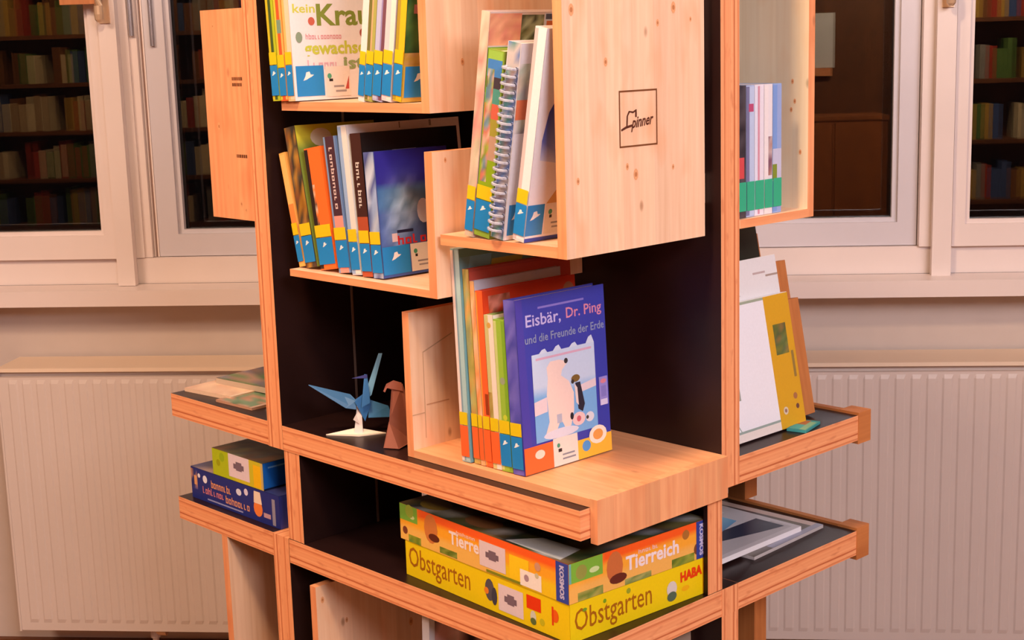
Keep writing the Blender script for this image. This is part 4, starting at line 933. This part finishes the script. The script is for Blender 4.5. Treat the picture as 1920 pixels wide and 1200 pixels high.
# ------------------------------------------------------------------ books down in the lowest crate
def hcov(A, d, h):
    A.rect(0, d, 0, h, (206, 206, 214)); A.up(); A.blur(0.010, d-0.008, 0.01, h-0.008, 8, 12, patch(131, [(70, 56, 60), (206, 160, 156), (60, 50, 60), (190, 180, 190), (220, 190, 190)], 12))
hb = book('book with a white bordered photo cover in the lowest crate', 0.285, 0.262, -0.6415, 0.016, 0.402, 0.20, 2.0, (206, 206, 214), (206, 206, 214), None, hcov, yel=False, lab=None)
book('grey topped book standing at the right end under the second shelf', 0.585, 0.085, -0.6595, 0.018, 0.402, 0.07, 0, (150, 130, 116), (120, 100, 90), None, None, yel=False, lab=None)

# ------------------------------------------------------------------ paper figures on the main shelf
ex = Vector((RT.x, RT.y, 0)).normalized(); ey = Vector((-F.x, -F.y, 0)).normalized()
ang = math.atan2(ex.y, ex.x)
def paper(name, parent, tris, color, th=0.0012, mat='matt'):
    """folded sheets: local x across, y depth (toward the back), z up; each polygon gets a little thickness"""
    b = MB(); c = lin(color)
    for pts in tris:
        p = [Vector(q) for q in pts]; n = (p[1]-p[0]).cross(p[2]-p[0]).normalized()*th/2
        a = [q+n for q in p]; d = [q-n for q in p]
        b.poly(a, mat, c); b.poly(d[::-1], mat, c)
        for i in range(len(p)):
            j = (i+1) % len(p); b.poly([a[i], d[i], d[j], a[j]], mat, c)
    return b.build(name, parent, uwz=False)
cr = thing('origami_crane', 'blue folded paper crane with raised wings on a white paper stand', 'origami', P(0.137, 0.236, 0.0), rz=ang)
k = 0.00086
Q = lambda x, y, d=0.0: ((x-684)*k, d, (812-y)*k*1.02)
CB = (50, 112, 176)
paper('body', cr, [[Q(678, 752, -0.006), Q(692, 742, -0.004), Q(706, 758, 0.0), Q(694, 789, 0.0)], [Q(678, 752, 0.008), Q(692, 742, 0.006), Q(706, 758, 0.0), Q(694, 789, 0.0)]], CB)
paper('neck', cr, [[Q(690, 762, -0.008), Q(705, 755, -0.006), Q(703, 704, -0.010), Q(698, 703, -0.010)], [Q(690, 762, 0.0), Q(705, 755, 0.0), Q(703, 704, -0.010), Q(698, 703, -0.010)]], (62, 124, 186))
paper('beak', cr, [[Q(703, 703, -0.010), Q(703, 710, -0.010), Q(676, 709, -0.012)]], (60, 64, 130))
paper('wing', cr, [[Q(599, 719, -0.01), Q(640, 738, 0.008), Q(668, 744, 0.012), Q(680, 752, 0.0), Q(680, 766, -0.004), Q(662, 762, -0.008)]], (60, 106, 150))
paper('wing', cr, [[Q(729, 672, 0.012), Q(722, 672, 0.012), Q(700, 730, 0.004), Q(700, 750, 0.0), Q(708, 742, 0.0)]], (108, 158, 190))
paper('tail', cr, [[Q(702, 752, 0.006), Q(735, 766, 0.012), Q(742, 786, 0.012), Q(700, 783, 0.0)]], (60, 120, 168))
paper('stand', cr, [[Q(674, 811, -0.004), Q(690, 811, -0.004), Q(688, 752, 0.004), Q(682, 752, 0.004)], [Q(674, 784, -0.006), Q(680, 774, -0.006), Q(684, 792, -0.004)]], (232, 214, 206), 0.002)
paper('stand_base', cr, [[(-0.052, -0.002, 0.001), (-0.012, -0.012, 0.001), (0.0, -0.016, 0.001), (0.012, -0.012, 0.001), (0.04, -0.002, 0.001), (0.012, 0.016, 0.001), (0.0, 0.02, 0.001), (-0.012, 0.016, 0.001)], [(-0.052, -0.002, 0.001), (-0.004, -0.006, 0.001), (-0.004, 0.004, 0.009)], [(0.04, -0.002, 0.001), (0.004, -0.006, 0.001), (0.004, 0.004, 0.007)]], (236, 216, 196), 0.0016)
bp = thing('origami_bird', 'terracotta folded paper bird with a hooked head beside the spruce crate', 'origami', P(0.240, 0.250, 0.0015), rz=ang)
kk = 0.00082
G_ = lambda x, y, d=0.0: ((x-745)*kk, d, (846-y)*kk)
BC = (150, 86, 66)
paper('body', bp, [[G_(742, 738, 0.006), G_(762, 732, 0.006), G_(778, 800, 0.02), G_(776, 842, 0.02), G_(735, 800, 0.004)], [G_(735, 800, 0.004), G_(776, 842, 0.02), G_(752, 846, -0.012), G_(724, 846, -0.004)]], BC)
paper('head', bp, [[G_(727, 744, 0.004), G_(733, 731, 0.004), G_(746, 725, 0.005), G_(760, 730, 0.006), G_(762, 745, 0.006), G_(742, 742, 0.006), G_(734, 738, 0.004), G_(730, 746, 0.004)]], (158, 90, 72))

# ------------------------------------------------------------------ the far side of the room, seen mirrored in the dark panes
ORD = 'first second third fourth fifth sixth seventh eighth ninth tenth eleventh twelfth thirteenth fourteenth fifteenth sixteenth seventeenth eighteenth nineteenth twentieth'.split()
for t_ in ('twenty', 'thirty', 'forty'): ORD += [t_ + '-' + q_ for q_ in ORD[:9]] + [{'twenty': 'thirtieth', 'thirty': 'fortieth', 'forty': 'fiftieth'}[t_]]
def bookcase(label, s, n, width, height, face, seed, group, gap=0.36):
    """bookcase against the far wall; books stand on its shelves as things of their own"""
    o = thing('bookcase', label, 'bookcase', room(s, n, 0), WALL_ANG + math.pi)
    dp = 0.3
    for xx in (0, width-0.03):
        b = MB(); b.box(xx, xx+0.03, 0, dp, 0, height, 'brownwood', 'z'); b.build('side_panel', o, uwz=False)
    nsh = int(height/gap)
    for k in range(nsh+1):
        z = min(height-0.03, k*gap)
        b = MB(); b.box(0.031, width-0.031, 0, dp, z, z+0.03, 'brownwood', 'x'); b.build('shelf', o, uwz=False)
    b = MB(); b.box(0.031, width-0.031, dp-0.012, dp-0.001, 0.031, height-0.031, 'brownwood', 'z'); b.build('back_panel', o, uwz=False)
    rnd = random.Random(seed)
    pal = [('ochre', (190, 150, 70)), ('red', (170, 60, 44)), ('green', (90, 120, 60)), ('cream', (214, 196, 160)), ('blue', (70, 90, 140)), ('brown', (130, 84, 50)), ('grey', (140, 136, 130))]
    protos = {}
    for k in range(1, nsh):
        z = k*gap+0.0305; x = 0.06; nth = 0
        while x < width-0.12:
            cn, c = rnd.choice(pal); t = rnd.uniform(0.035, 0.07); h = rnd.uniform(0.2, 0.29)
            if x+t > width-0.06: break
            if cn not in protos:
                b = MB(); b.box(0, 1, 0, 1, 0, 1, 'print', color=lin(c)); q = b.build('book', None, uwz=False)
                protos[cn] = q
            else:
                q = protos[cn].copy(); COL.objects.link(q)
            off = Matrix.Rotation(WALL_ANG + math.pi, 4, 'Z') @ Vector((x, 0.05, z))
            q.location = room(s, n, 0) + off; q.rotation_euler = (0, 0, WALL_ANG + math.pi); q.scale = (t, 0.2, h)
            tag(q, cn + ' book, ' + ORD[nth] + ' along the ' + ORD[k-1] + ' shelf up of the far ' + face + ' bookcase, mirrored', 'book', group); nth += 1
            x += t + (rnd.uniform(0.05, 0.15) if rnd.random() < 0.15 else 0.002)
    return o
bookcase('tall brown bookcase across the room mirrored in the left window', -2.9, 7.25, 2.4, 2.2, 'left', 5, 'books on the far left bookcase')
bookcase('tall brown bookcase across the room mirrored in the right window', 3.7, 7.25, 1.8, 2.2, 'right', 9, 'books on the far right bookcase', 0.43)
o = thing('cabinet', 'low brown wooden cabinet across the room mirrored in the right window', 'cabinet', room(1.62, 7.15, 0), WALL_ANG + math.pi)
for nm, bx in (('body', (0, 0.75, 0.02, 0.44, 0.06, 1.05)), ('plinth', (0.02, 0.73, 0.04, 0.42, 0, 0.059)), ('top', (-0.01, 0.76, 0.0, 0.445, 1.051, 1.08)), ('door', (0.005, 0.37, 0.0, 0.019, 0.07, 1.04)), ('door', (0.38, 0.745, 0.0, 0.019, 0.07, 1.04))):
    b = MB(); b.box(*bx, 'cabwood', 'z'); b.build(nm, o, uwz=False)
o = thing('placeholder', 'white paper notice for a sleeve and hand, on the far wooden wall, seen only mirrored in the right window', 'placeholder', room(1.29, 7.59, 1.36), WALL_ANG + math.pi)  # paper sheet and wooden block added in place of a mirrored sleeve and hand
b = MB(); b.box(0, 0.2, 0, 0.004, 0.06, 0.46, 'paper'); b.build('sheet', o, uwz=False)
b = MB(); b.box(0.02, 0.18, -0.03, 0.004, 0, 0.058, 'beech', 'x'); b.build('hand_block', o, uwz=False)
